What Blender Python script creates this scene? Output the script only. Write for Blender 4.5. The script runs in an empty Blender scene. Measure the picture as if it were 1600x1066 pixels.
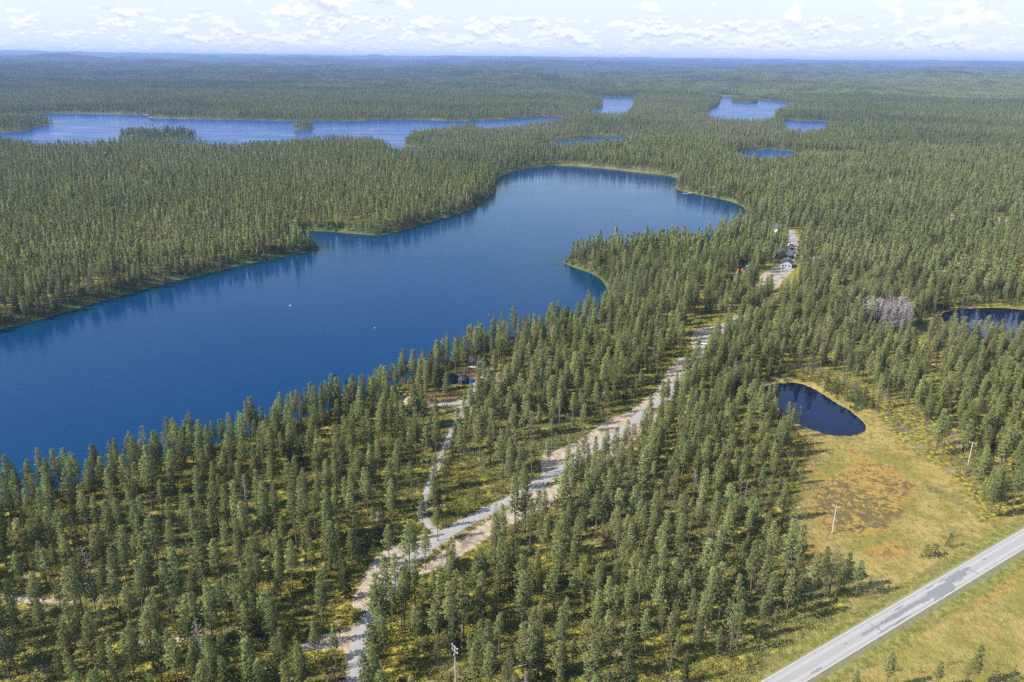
import bpy, math, random
import numpy as np
from mathutils import Vector, Matrix
rng = np.random.default_rng(7)
random.seed(7)
S = bpy.context.scene
COL = S.collection

# ------------------------------------------------------------------ camera
CAM_H, PITCH, ROLL = 135.0, 19.40, 0.54
cd = bpy.data.cameras.new('camera'); cam = bpy.data.objects.new('camera', cd); COL.objects.link(cam)
cd.sensor_width = 36; cd.lens = 27.99; cd.clip_start = 1; cd.clip_end = 120000
_p, _r = math.radians(PITCH), math.radians(ROLL)
FW = Vector((0, math.cos(_p), -math.sin(_p))); _r0 = Vector((1, 0, 0)); _u0 = Vector((0, math.sin(_p), math.cos(_p)))
RT = _r0*math.cos(_r)+_u0*math.sin(_r); UP = -_r0*math.sin(_r)+_u0*math.cos(_r)
m = Matrix((RT, UP, -FW)).transposed().to_4x4(); m.translation = (0, 0, CAM_H)
cam.matrix_world = m
S.camera = cam

# ------------------------------------------------------------------ sky, sun, exposure
SUN_EL, SUN_STR, SKY_STR = 39.0, 4.8, 0.13
SDIR = Vector((math.cos(math.radians(19))*math.cos(math.radians(SUN_EL)), math.sin(math.radians(19))*math.cos(math.radians(SUN_EL)), -math.sin(math.radians(SUN_EL))))
sl = bpy.data.lights.new('sun', 'SUN'); sl.energy = SUN_STR; sl.angle = math.radians(0.5); sl.color = (1, 0.95, 0.87)
so = bpy.data.objects.new('sun', sl); COL.objects.link(so); so.location = (-300, -100, 400)
so.rotation_euler = SDIR.to_track_quat('-Z', 'Y').to_euler()
S.view_settings.view_transform = 'Standard'; S.view_settings.look = 'None'
S.view_settings.exposure = 0.88; S.view_settings.gamma = 1; S.view_settings.use_curve_mapping = False
cy = S.cycles
cy.max_bounces = 5; cy.diffuse_bounces = 2; cy.glossy_bounces = 2; cy.transmission_bounces = 2
cy.volume_bounces = 0; cy.transparent_max_bounces = 4; cy.caustics_reflective = False; cy.caustics_refractive = False
cy.use_denoising = False; cy.sample_clamp_indirect = 4
try: cy.denoiser = 'OPENIMAGEDENOISE'
except Exception: pass

class NT:
    """small helper for node trees"""
    def __init__(s, tree): s.t = tree; s.n = tree.nodes; s.l = tree.links
    def node(s, typ, **kw):
        n = s.n.new(typ)
        for k, v in kw.items(): setattr(n, k, v)
        return n
    def put(s, inp, v):
        if hasattr(v, 'is_linked') or isinstance(v, bpy.types.NodeSocket): s.l.new(v, inp)
        else: inp.default_value = v
    def math(s, op, a, b=0.0, c=None, clamp=False):
        n = s.node('ShaderNodeMath', operation=op, use_clamp=clamp)
        s.put(n.inputs[0], a); s.put(n.inputs[1], b)
        if c is not None: s.put(n.inputs[2], c)
        return n.outputs[0]
    def vmath(s, op, a, b=(0, 0, 0)):
        n = s.node('ShaderNodeVectorMath', operation=op); s.put(n.inputs[0], a); s.put(n.inputs[1], b); return n.outputs[0]
    def mix(s, f, a, b, mode='MIX'):
        n = s.node('ShaderNodeMix', data_type='RGBA', blend_type=mode)
        s.put(n.inputs[0], f)
        for i, v in ((6, a), (7, b)):
            if isinstance(v, tuple) and len(v) == 3: v = (*v, 1)
            s.put(n.inputs[i], v)
        return n.outputs[2]
    def noise(s, vec, scale, detail=4, rough=0.55, dist=0.0, out=0):
        n = s.node('ShaderNodeTexNoise'); s.put(n.inputs['Vector'], vec); s.put(n.inputs['Scale'], scale)
        s.put(n.inputs['Detail'], detail); s.put(n.inputs['Roughness'], rough); s.put(n.inputs['Distortion'], dist)
        return n.outputs[out]
    def ss(s, v, a, b, lo=0.0, hi=1.0):
        n = s.node('ShaderNodeMapRange', interpolation_type='SMOOTHSTEP'); s.put(n.inputs[0], v)
        s.put(n.inputs[1], a); s.put(n.inputs[2], b); s.put(n.inputs[3], lo); s.put(n.inputs[4], hi); return n.outputs[0]
    def comb(s, x, y, z):
        n = s.node('ShaderNodeCombineXYZ'); s.put(n.inputs[0], x); s.put(n.inputs[1], y); s.put(n.inputs[2], z); return n.outputs[0]

w = bpy.data.worlds.new('World'); S.world = w; w.use_nodes = True
T = NT(w.node_tree); T.n.clear()
sky = T.node('ShaderNodeTexSky', sky_type='NISHITA', sun_disc=False)
sky.sun_elevation = math.radians(SUN_EL); sky.sun_rotation = math.atan2(-SDIR.x, -SDIR.y)
sky.altitude = 250; sky.air_density = 1.0; sky.dust_density = 0.6; sky.ozone_density = 1.5
tc = T.node('ShaderNodeTexCoord'); sep = T.node('ShaderNodeSeparateXYZ'); T.l.new(tc.outputs['Generated'], sep.inputs[0])
X, Y, Z = sep.outputs
az = T.math('ARCTAN2', X, Y)
def band(S_, k, seed, lo, hi, th0, th1, detail=7, rough=.6):
    """fair-weather cumulus of one distance: puffs S_ per radian, k times flatter than wide"""
    def dens(dz):
        v = T.comb(T.math('MULTIPLY', az, S_), T.math('MULTIPLY', T.math('ADD', Z, dz), S_*k), seed)
        big = T.noise(v, 1.0, detail, rough)
        clump = T.noise(v, 0.27, 2, .5)
        return T.math('ADD', T.math('MULTIPLY', big, .68), T.math('MULTIPLY', clump, .46))
    d0 = dens(0); d1 = dens(.35/(S_*k))
    cov = T.math('MULTIPLY', T.ss(d0, th0, th1), T.math('MULTIPLY', T.ss(Z, lo, lo*1.25+.003), T.ss(Z, hi, hi*1.2, 1, 0)))
    shade = T.ss(T.math('SUBTRACT', d1, d0), -.03, .07)
    return cov, shade
top = T.node('ShaderNodeVectorMath', operation='MULTIPLY'); T.l.new(sky.outputs[0], top.inputs[0]); top.inputs[1].default_value = (1, 1, 1)
# thin bright veil of air near the horizon, as on a hazy bright day
veil = T.ss(Z, 0.03, 0.20, .90, 0.06)
c = T.mix(veil, top.outputs[0], (3.6, 3.86, 4.5))
bands = [band(95, 2.8, 3.1, .001, .026, .57, .68, 5), band(52, 2.1, 11.7, .012, .044, .56, .61, 8, .56), band(27, 1.5, 5.3, .032, .13, .59, .64, 9, .56)]
for cov, sh in bands:
    colr = T.mix(sh, (4.75, 4.8, 4.95), (3.05, 3.3, 4.05))
    c = T.mix(T.math('MULTIPLY', cov, .82), c, colr)
# clouds overhead, seen from below on their plane
zz = T.math('MAXIMUM', Z, .06)
pv = T.comb(T.math('DIVIDE', X, zz), T.math('DIVIDE', Y, zz), 2.0)
dp = T.noise(pv, .9, 7, .58)
cov = T.math('MULTIPLY', T.ss(dp, .56, .66), T.ss(Z, .10, .16))
c = T.mix(T.math('MULTIPLY', cov, .8), c, T.mix(T.ss(dp, .6, .75), (4.5, 4.5, 4.7), (2.8, 3.0, 3.5)))
bg = T.node('ShaderNodeBackground'); T.l.new(c, bg.inputs[0]); bg.inputs[1].default_value = SKY_STR
wo = T.node('ShaderNodeOutputWorld'); T.l.new(bg.outputs[0], wo.inputs[0])
w.cycles.sampling_method = 'MANUAL'; w.cycles.sample_map_resolution = 512

# ------------------------------------------------------------------ surveyed outlines, metres (x to the east, y away from the take-off point)
LAKES = {'fartarn': (-4, [(-2758.4, 10942.9), (-2553.7, 10746.9), (-2310.8, 9658.4), (-2404.2, 9590.4)]),
 'fifth': (-4, [(713.6, 2182.7), (732.7, 2114.1), (813.8, 2124.8), (664.3, 1743.1), (562.0, 1587.1), (537.6, 1611.6), (614.9, 1873.7)]),
 'fourth': (-4, [(876.5, 3547.9), (966.8, 3632.1), (992.6, 3392.3), (1000.6, 3230.2), (1012.4, 2863.1), (864.9, 2612.6), (730.1, 2342.6), (651.2, 2036.8), (579.2, 1925.8), (460.5, 1930.8), (569.6, 2467.0), (706.8, 2850.4)]),
 'main': (-4,
          [(-314.3, 328.1), (-276.4, 406.6), (-264.1, 421.6), (-249.5, 456.9), (-228.5, 498.1), (-201.2, 539.4), (-175.6, 574.8), (-156.2, 592.3), (-148.1, 601.3), (-153.7, 616.8), (-174.4, 634.8), (-186.4, 654.3), (-181.5, 673.0), (-162.6, 673.9), (-130.2, 662.1), (-107.6, 655.3), (-86.1, 700.0), (-39.1, 782.9), (-27.7, 861.6), (-18.5, 916.5), (-23.0, 983.0), (-10.5, 1060.5), (40.0, 1138.7),
           (78.9, 1141.6), (129.6, 1110.2), (168.0, 1073.2), (210.0, 1038.9), (205.0, 992.5), (183.7, 929.0), (210.8, 884.3), (235.4, 843.5), (233.5, 783.1), (196.1, 693.5), (162.3, 644.8), (126.0, 619.6), (91.6, 609.1), (63.0, 597.1), (45.0, 583.7), (34.8, 573.2), (42.2, 556.1), (55.2, 538.4), (61.8, 516.5), (60.9, 471.3), (51.6, 438.5), (24.4, 411.2), (-0.0, 403.0), (-19.5, 380.4),
           (-35.6, 356.7), (-44.5, 344.1), (-65.6, 312.8), (-83.7, 297.4), (-99.4, 280.0), (-111.4, 271.6), (-118.9, 265.7), (-137.1, 253.4), (-150.9, 240.5), (-163.9, 229.7), (-174.7, 219.8), (-216.0, 189.1)]),
 'north': (-4,
           [(-1470.8, 1884.6), (-1224.9, 1962.3), (-1216.1, 2108.9), (-1125.0, 2122.5), (-1006.0, 2114.3), (-918.5, 2101.6), (-892.2, 1985.9), (-788.7, 1977.7), (-613.5, 1957.5), (-514.5, 1928.2), (-372.0, 1968.1), (-226.0, 2031.6), (-158.4, 1974.8), (-68.2, 2030.3), (-5.3, 2084.6), (51.0, 2140.4), (137.8, 2203.1), (119.9, 1908.3), (42.2, 1754.4), (-4.0, 1669.6), (-65.3, 1576.6), (-79.6, 1757.1),
            (-132.0, 1640.6), (-181.0, 1512.1), (-195.7, 1461.5), (-180.7, 1362.9), (-158.5, 1365.0), (-137.6, 1297.6), (-146.6, 1217.2), (-178.1, 1223.0), (-198.8, 1311.3), (-207.7, 1350.2), (-250.2, 1399.2), (-352.3, 1368.1), (-404.1, 1274.4), (-459.2, 1251.5), (-511.9, 1312.7), (-632.7, 1301.8), (-693.8, 1231.4), (-743.7, 1254.1), (-829.5, 1313.7), (-1098.7, 1395.9)]),
 'pond': (-0.7, [(110.3, 325.4), (115.9, 330.0), (123.7, 332.1), (129.0, 332.2), (132.8, 327.4), (135.9, 318.2), (138.1, 308.0), (140.6, 302.9), (141.3, 293.5), (141.4, 288.1), (139.0, 282.9), (134.5, 279.4), (128.6, 278.1), (122.6, 279.7), (117.6, 284.1), (115.0, 287.6), (112.3, 294.1), (111.3, 301.6), (111.0, 312.1)]),
 'pond2': (-0.7, [(246.5, 437.8), (254.1, 445.5), (274.1, 451.2), (290.7, 453.0), (301.5, 449.5), (329.3, 440.4), (289.9, 381.8), (263.1, 385.9), (242.4, 387.3), (236.1, 397.1), (238.9, 414.3), (241.9, 425.7)]),
 'seventh': (-4, [(366.0, 1341.4), (429.2, 1387.0), (474.9, 1370.7), (431.0, 1239.0), (388.2, 1143.3), (331.0, 1139.0), (331.0, 1222.8)]),
 'sixth': (-4, [(68.8, 1487.4), (149.9, 1571.8), (229.2, 1621.4), (223.5, 1527.3), (203.1, 1398.0), (94.5, 1317.8), (47.2, 1267.6), (40.3, 1342.2)]),
 'tarn': (-4, [(-745.0, 5155.8), (-507.0, 5025.0), (-446.8, 4493.6), (-566.3, 4512.7)]),
 'third': (-4, [(295.6, 3547.4), (338.1, 3370.7), (488.4, 3463.4), (476.1, 3230.8), (337.3, 2400.3), (279.8, 2099.9), (197.3, 2088.8), (225.2, 2543.0), (280.9, 2586.8), (315.3, 2998.5), (308.9, 3306.7)])}
ISLANDS = [[(-1058.1, 1568.0), (-954.5, 1579.5), (-957.7, 1623.9), (-992.2, 1700.2), (-1003.0, 1805.8), (-1073.0, 1855.2), (-1186.6, 1764.1)], [(-725.8, 1507.6), (-607.7, 1560.5), (-564.4, 1461.1), (-692.6, 1424.5)], [(-459.4, 1696.7), (-429.2, 1676.3), (-414.2, 1718.3), (-440.7, 1783.7), (-470.8, 1771.2)], [(819.3, 3143.8), (850.2, 3053.0), (899.9, 3062.3), (958.7, 3274.6), (861.7, 3309.3)]]
ROADS = {'drive': (2.0, [(-18.7, 300.3), (-22.5, 302.1), (-27.7, 303.3), (-33.9, 303.8)]),
 'drive2': (1.4, [(-18.7, 300.3), (-16.9, 311.6), (-16.1, 322.1), (-16.9, 327.3), (-20.3, 327.9)]),
 'drive3': (1.3, [(-16.2, 325.8), (-12.0, 335.0), (-10.0, 345.4), (-12.5, 348.6)]),
 'gravel': (2.15,
            [(-34.3, 136.2), (-35.7, 149.6), (-36.6, 159.4), (-36.0, 166.4), (-34.9, 172.7), (-32.8, 182.1), (-29.8, 190.9), (-25.9, 198.1), (-21.0, 203.8), (-17.1, 210.7), (-9.5, 217.8), (-0.1, 227.2), (12.1, 241.3), (20.9, 252.5), (28.6, 262.4), (35.9, 271.0), (41.8, 278.2), (51.0, 291.8), (57.1, 301.3), (65.1, 312.1), (74.7, 330.3), (85.8, 352.0), (95.4, 371.7), (100.7, 385.2), (107.1, 395.5),
             (114.9, 406.3), (121.6, 416.5), (131.9, 430.8), (146.6, 460.6), (160.0, 483.7), (170.3, 505.6), (183.1, 526.0), (198.9, 555.6), (210.0, 583.9), (220.8, 619.6), (231.6, 649.2), (238.2, 675.8)]),
 'side': (1.05, [(-20.2, 205.5), (-22.6, 208.9), (-25.6, 213.1), (-28.2, 217.4), (-28.4, 223.1), (-27.7, 233.6), (-26.9, 243.2), (-26.0, 252.5), (-24.4, 263.4), (-23.4, 274.6), (-21.1, 289.0), (-18.7, 300.3)])}
SAND = [[(-53.6, 157.1), (-48.4, 161.3), (-41.0, 164.0), (-36.2, 168.6), (-35.9, 164.0), (-36.5, 158.7), (-45.7, 156.6)], [(-41.9, 172.6), (-41.3, 179.2), (-40.9, 186.3), (-38.9, 194.7), (-35.3, 201.2), (-28.3, 206.0), (-20.9, 209.6), (-22.3, 203.7), (-28.5, 192.4), (-32.5, 182.1), (-35.9, 171.4)],
 [(-27.6, 185.1), (-19.9, 198.2), (-11.2, 209.8), (0.5, 223.3), (6.8, 228.9), (11.2, 234.4), (22.7, 245.5), (21.2, 238.0), (15.0, 226.3), (4.5, 217.3), (-7.1, 205.7), (-17.5, 191.1)],
 [(12.1, 260.6), (19.3, 264.8), (26.8, 272.4), (38.0, 290.3), (47.2, 296.1), (57.5, 311.9), (62.6, 319.7), (69.5, 337.0), (79.1, 359.6), (86.5, 362.4), (81.4, 343.7), (71.1, 325.0), (56.9, 300.1), (44.1, 282.8), (37.4, 274.2), (28.9, 266.1), (16.1, 247.7), (11.5, 243.0), (10.0, 252.2)],
 [(46.3, 280.6), (53.9, 292.5), (60.9, 300.2), (57.1, 286.6), (46.2, 270.6), (37.4, 257.6), (32.1, 251.3), (35.9, 265.2)], [(95.3, 401.4), (105.3, 408.2), (115.7, 415.2), (127.1, 431.8), (133.9, 436.9), (121.0, 408.7), (106.0, 389.4), (99.2, 371.8), (91.2, 364.3), (90.6, 379.1)],
 [(151.9, 481.9), (162.0, 510.2), (177.2, 539.9), (191.2, 551.5), (199.1, 548.1), (191.9, 531.6), (177.7, 509.1), (169.6, 490.0), (153.3, 471.9)], [(229.4, 662.0), (237.4, 657.1), (226.2, 617.5), (214.3, 596.8), (215.2, 614.7)], [(258.8, 676.7), (265.3, 668.9), (260.9, 655.6), (253.6, 660.5)], [(219.3, 572.0), (225.0, 572.3), (218.8, 552.6), (212.1, 554.2)],
 [(421.9, 774.3), (425.3, 767.6), (418.5, 740.7), (400.6, 709.1), (391.2, 708.6)], [(444.9, 742.1), (457.7, 736.3), (442.5, 708.1), (429.5, 707.5)], [(-24.9, 304.7), (-21.1, 312.1), (-20.0, 303.5)], [(-9.6, 332.0), (-5.1, 336.7), (-2.7, 332.1), (-5.4, 320.2), (-9.9, 321.6)], [(-20.1, 223.7), (-31.6, 217.4), (-29.9, 219.7), (-20.2, 225.6)],
 [(86.0, 1116.6), (128.9, 1105.7), (168.0, 1074.7), (203.9, 1039.0), (199.4, 1014.5), (164.1, 1048.6), (126.6, 1085.0), (85.5, 1109.5)], [(-135.6, 177.0), (-113.9, 174.7), (-111.2, 172.6), (-133.6, 173.9)], [(-94.6, 158.6), (-85.8, 159.8), (-77.8, 159.5), (-79.8, 156.8), (-92.9, 156.6)], [(-47.3, 310.8), (-40.7, 312.4), (-38.4, 304.3), (-44.7, 301.6)]]
PEAT = [[(-30.6, 305.8), (-30.4, 313.3), (-21.6, 320.6), (-21.3, 316.3), (-24.9, 304.7)], [(-24.6, 341.0), (-19.4, 347.6), (-10.1, 347.0), (-11.9, 331.9), (-18.6, 332.5)]]
BOG = [[(107.5, 328.8), (116.2, 335.1), (131.4, 337.0), (138.9, 329.6), (144.2, 307.3), (149.5, 294.6), (147.8, 273.8), (150.3, 261.4), (154.3, 245.8), (152.8, 230.8), (144.4, 211.7), (202.8, 249.0), (206.3, 223.8), (144.5, 142.1), (106.2, 137.9), (54.0, 137.3), (57.2, 148.4), (65.1, 156.9), (79.9, 165.6), (89.0, 174.5), (92.6, 181.2), (89.2, 186.0), (81.2, 194.2), (85.2, 207.2), (92.7, 225.7),
  (103.5, 249.4), (113.3, 269.4), (109.6, 287.7), (108.0, 307.7)],
 [(222.3, 421.8), (246.5, 438.0), (242.2, 422.4), (240.5, 405.7), (208.2, 395.3)], [(461.2, 1331.2), (503.6, 1315.6), (555.8, 1292.1), (531.8, 1245.8), (466.6, 1215.3), (420.2, 1219.8)]]
WET = [[(117.6, 251.5), (125.4, 255.0), (132.4, 253.7), (136.9, 242.8), (130.1, 230.4), (124.0, 221.2), (116.3, 214.8), (110.9, 208.7), (99.1, 210.9), (95.7, 214.4), (99.1, 226.2), (110.4, 244.9)], [(103.5, 201.5), (112.6, 205.0), (117.6, 207.1), (117.4, 201.7), (110.8, 198.1)], [(80.2, 196.7), (88.4, 203.2), (92.7, 201.0), (85.3, 194.2)],
 [(100.5, 167.6), (115.2, 176.2), (128.0, 182.6), (141.8, 189.7), (140.8, 187.9), (126.8, 180.4), (113.8, 173.6), (99.9, 165.2)], [(92.8, 160.0), (99.7, 165.9), (103.0, 168.4), (103.0, 166.7), (99.3, 163.5), (93.3, 158.7)]]
SPARSE = [[(-16.8, 298.4), (-23.2, 263.9), (-28.3, 227.5), (-29.7, 202.0), (-38.6, 198.6), (-41.9, 186.3), (-44.7, 212.0), (-42.5, 235.5), (-37.4, 263.7), (-28.0, 291.9)], [(-19.8, 219.8), (-15.0, 242.5), (-4.2, 254.4), (12.4, 269.9), (37.1, 299.6), (35.1, 280.3), (14.3, 257.2), (-1.7, 234.1), (-15.4, 214.3)], [(37.1, 299.6), (57.1, 327.6), (74.3, 360.3), (80.5, 360.5), (60.4, 313.4), (41.3, 290.4)],
 [(-60.3, 169.8), (-43.0, 192.2), (-36.5, 170.1), (-44.0, 162.7)], [(119.7, 446.5), (76.7, 374.0), (77.1, 358.7), (92.2, 379.2), (126.1, 428.2)]]
STUNT_ = [[(132.8, 337.1), (155.5, 362.5), (168.9, 350.0), (164.8, 302.5), (170.2, 267.9), (152.3, 226.8), (148.3, 243.4), (143.6, 267.4), (146.1, 302.1), (139.2, 326.7)], [(98.0, 266.4), (116.7, 272.1), (96.2, 225.8), (87.5, 207.3), (82.6, 207.2)]]
DENSE = [[(-18.7, 253.1), (-21.7, 269.2), (-15.7, 293.4), (-8.6, 317.3), (0.3, 298.8), (-4.2, 254.4)], [(53.0, 300.0), (96.1, 360.9), (111.5, 328.9), (114.8, 266.8), (93.0, 229.7), (73.9, 194.1), (44.5, 193.6), (19.5, 202.8), (17.2, 228.3)], [(31.2, 265.1), (54.6, 293.7), (62.1, 265.7)]]
GREY = [[(-158.9, 1240.1), (-132.9, 1652.5), (-64.8, 1929.6), (509.1, 3371.3), (683.5, 2893.8), (565.0, 1731.3), (449.2, 1292.2), (240.5, 1562.9), (67.2, 1505.7), (-39.3, 1166.6)]]
MAINROAD = ([(60.3, 148.8), (158.6, 213.0)], [(68.8, 147.7), (151.7, 201.6)])

# ------------------------------------------------------------------ field functions
def seg_dist(px, py, poly, closed=True):
    """distance to a polyline and inside flag"""
    P = np.asarray(poly, float); Q = np.roll(P, -1, 0) if closed else P[1:]
    if not closed: P = P[:-1]
    best = np.full(px.shape, 1e12); ins = np.zeros(px.shape, bool)
    for (x0, y0), (x1, y1) in zip(P, Q):
        dx, dy = x1-x0, y1-y0; L = dx*dx+dy*dy+1e-9
        t = np.clip(((px-x0)*dx+(py-y0)*dy)/L, 0, 1)
        d = (px-x0-t*dx)**2+(py-y0-t*dy)**2
        np.minimum(best, d, out=best)
        if closed and y0 != y1:
            c = ((y0 > py) != (y1 > py)) & (px < dx*(py-y0)/(dy)+x0)
            ins ^= c
    return np.sqrt(best), ins
def signed(px, py, poly, far, closed=True):
    """positive inside, negative outside; -far where farther than that"""
    P = np.asarray(poly); out = np.full(px.shape, -float(far))
    k = (px > P[:, 0].min()-far) & (px < P[:, 0].max()+far) & (py > P[:, 1].min()-far) & (py < P[:, 1].max()+far)
    if k.any():
        d, i = seg_dist(px[k], py[k], P, closed)
        out[k] = np.maximum(np.where(i, d, -d), -far)
    return out
def sst(x, a, b):
    t = np.clip((x-a)/(b-a), 0, 1); return t*t*(3-2*t)
_w = [(rng.uniform(0, 2*math.pi), rng.uniform(.7, 1.4), rng.uniform(0, 6.28)) for _ in range(24)]
def waves(x, y, wl, k0, n=6):
    s = 0
    for a, f, p in _w[k0:k0+n]:
        q = 2*math.pi*f/wl
        s = s+np.sin((x*math.cos(a)+y*math.sin(a))*q+p+1.3*np.sin((y*math.cos(a)-x*math.sin(a))*q*.6+p))
    return s/n**.5*.9
# smooth outlines so that the surveyed corners do not show
def smooth(poly, it=2, closed=True):
    P = np.asarray(poly, float)
    for _ in range(it):
        if closed:
            Q = np.roll(P, -1, 0); P = np.stack([P*.75+Q*.25, P*.25+Q*.75], 1).reshape(-1, 2)
        else:
            A, B = P[:-1], P[1:]; M = np.stack([A*.75+B*.25, A*.25+B*.75], 1).reshape(-1, 2)
            P = np.vstack([P[:1], M[1:-1], P[-1:]])
    return P
LK = {k: (z, smooth(p)) for k, (z, p) in LAKES.items()}
IS = [smooth(p) for p in ISLANDS]
RD = {k: (w_, smooth(p, 3, False)) for k, (w_, p) in ROADS.items()}
BG = [smooth(p, 1) for p in BOG]
(ra0, ra1), (rb0, rb1) = MAINROAD
_d = (Vector(ra1)-Vector(ra0)).normalized(); _c = (Vector(ra0)+Vector(rb0))/2; _n = Vector((_d.y, -_d.x))
_c2 = (Vector(ra1)+Vector(rb1))/2; _d = (_c2-_c).normalized() if (_c2-_c).length > 1 else _d
_d = (Vector(ra1)-Vector(ra0)).normalized(); _n = Vector((_d.y, -_d.x))
MR_W = 5.7
_mid = Vector(ra0)+_n*MR_W/2
MR0, MR1 = _mid-_d*160, _mid+_d*400
MAINLINE = np.array([MR0, MR1])

def lake_sd(x, y, far):
    """signed distance to open water (positive in water), water level there, which lake's reach"""
    sd = np.full(x.shape, -float(far)); lv = np.full(x.shape, -4.0)
    for k, (z, p) in LK.items():
        s = signed(x, y, p, far)
        u = s > sd; sd[u] = s[u]; lv[u] = z
    for p in IS:
        s = signed(x, y, p, 60); sd = np.where(s > -59, np.minimum(sd, -s), sd)
    return sd, lv
def height(x, y):
    x = np.asarray(x, float); y = np.asarray(y, float)
    r = np.hypot(x, y)
    sd, lv = lake_sd(x, y, 700)
    d = -sd
    bog = np.full(x.shape, -40.)
    for p in BG: bog = np.maximum(bog, signed(x, y, p, 40))
    rd = seg_dist(x, y, MAINLINE, False)[0]
    for k in RD: rd = np.minimum(rd, np.where(r < 800, -signed(x, y, RD[k][1], 30, False), 30))
    flat = sst(-bog, 0, 30)*sst(rd, 4, 28)
    near = waves(x, y, 95, 0)*.8*flat*sst(r, 60, 160)
    far1 = (waves(x, y, 420, 6)+.6)*1.2*sst(r, 500, 1400)+(waves(x, y, 700, 10)+.6).clip(0, 3)*5*sst(r, 2300, 3600)
    far2 = (waves(x, y, 1700, 6)*.8+.7).clip(0, 3)*30*sst(r, 2900, 6500)
    far3 = (waves(x, y, 4200, 12)*.8+.9)*46*sst(r, 6500, 13000)
    a = np.arctan2(x, y)
    ridge = (205+9*np.sin(a*9+1)+6*np.sin(a*23+2)+3*np.sin(a*61)-14*a)*sst(r, 15000, 25000)
    hills = (far1*sst(d, 0, 160)+far2*sst(d, 100, 700)+far3*(1-sst(r, 16000, 24000)))+ridge
    base = near+hills-bog.clip(0, 8)/8*.35
    Wd = 9+r*.006
    f = sst(d, -1.0, Wd)
    ispond = lv > -1
    f = np.where(ispond, sst(d, -.5, 5), f)
    z = lv+.12+(base-lv-.12)*f
    z = np.where(d < 0, lv+.12-np.minimum(-d*.35, 3.0), z)
    return z

# ------------------------------------------------------------------ object helpers
def link(name, me, mats=(), parent=None, **props):
    o = bpy.data.objects.new(name, me); COL.objects.link(o)
    if me is not None:
        for m_ in mats: me.materials.append(m_)
    if parent is not None: o.parent = parent
    for k, v in props.items(): o[k] = v
    return o
def mesh(name, V, F, midx=None, smooth_=False):
    me = bpy.data.meshes.new(name); me.from_pydata([tuple(v) for v in V], [], [tuple(f) for f in F])
    if midx is not None: me.polygons.foreach_set('material_index', np.asarray(midx, np.int32))
    if smooth_: me.polygons.foreach_set('use_smooth', np.ones(len(F), bool))
    me.update(); return me
def fast_mesh(name, V, F):
    """V (n,3) float, F (m,k) int, k = 3 or 4"""
    V = np.asarray(V, np.float32); F = np.asarray(F, np.int32); me = bpy.data.meshes.new(name)
    me.vertices.add(len(V)); me.vertices.foreach_set('co', V.ravel())
    me.loops.add(F.size); me.loops.foreach_set('vertex_index', F.ravel())
    me.polygons.add(len(F)); me.polygons.foreach_set('loop_start', np.arange(0, F.size, F.shape[1], dtype=np.int32))
    me.update(calc_edges=True); return me
def thing(name, label, cat, loc=(0, 0, 0), rz=0, group=None):
    o = bpy.data.objects.new(name, None); COL.objects.link(o); o.empty_display_size = .3
    o.location = loc; o.rotation_euler = (0, 0, rz); o['label'] = label; o['category'] = cat
    if group: o['group'] = group
    return o
def tag(o, label, cat, group=None):
    o['label'] = label; o['category'] = cat
    if group: o['group'] = group
    return o
class MB:
    def __init__(s): s.V = []; s.F = []
    def box(s, x0, x1, y0, y1, z0, z1):
        b = len(s.V); s.V += [(x, y, z) for z in (z0, z1) for x, y in ((x0, y0), (x1, y0), (x1, y1), (x0, y1))]
        s.F += [tuple(b+i for i in f) for f in ((3, 2, 1, 0), (4, 5, 6, 7), (0, 1, 5, 4), (1, 2, 6, 5), (2, 3, 7, 6), (3, 0, 4, 7))]; return s
    def poly(s, pts, F):
        b = len(s.V); s.V += list(pts); s.F += [tuple(b+i for i in f) for f in F]; return s
    def tube(s, pts, rad, n=8, cap=True):
        b = len(s.V); P = [Vector(p) for p in pts]
        for i, p in enumerate(P):
            t = (P[min(i+1, len(P)-1)]-P[max(i-1, 0)]).normalized()
            a = t.orthogonal().normalized() if abs(t.z) < .9 else Vector((1, 0, 0)); a = (a-t*a.dot(t)).normalized(); c_ = t.cross(a)
            for k in range(n):
                q = 2*math.pi*k/n; s.V.append(tuple(p+(a*math.cos(q)+c_*math.sin(q))*rad[i]))
        for i in range(len(P)-1):
            for k in range(n): s.F.append((b+i*n+k, b+i*n+(k+1) % n, b+(i+1)*n+(k+1) % n, b+(i+1)*n+k))
        if cap:
            s.F.append(tuple(b+k for k in range(n))[::-1]); s.F.append(tuple(b+(len(P)-1)*n+k for k in range(n)))
        return s
    def build(s, name, mat, parent=None, smooth_=False, **pr):
        return link(name, mesh(name, s.V, s.F, None, smooth_), [mat], parent, **pr)

def material(name):
    m_ = bpy.data.materials.new(name); m_.use_nodes = True; t = NT(m_.node_tree); t.n.clear()
    out = t.node('ShaderNodeOutputMaterial'); return m_, t, out
def simple(name, col, rough=.8, noise=.15, scale=1.5, metal=0.0):
    m_, t, out = material(name)
    tc_ = t.node('ShaderNodeTexCoord'); n = t.noise(tc_.outputs['Object'], scale, 4)
    k = t.math('ADD', t.math('MULTIPLY', n, noise*2), 1-noise)
    cc = t.vmath('SCALE', (*col,)); cc.node.inputs['Scale'].default_value = 1; t.l.new(k, cc.node.inputs['Scale'])
    b = t.node('ShaderNodeBsdfPrincipled'); t.l.new(cc, b.inputs['Base Color']); b.inputs['Roughness'].default_value = rough; b.inputs['Metallic'].default_value = metal
    t.l.new(b.outputs[0], out.inputs[0]); return m_

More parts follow.
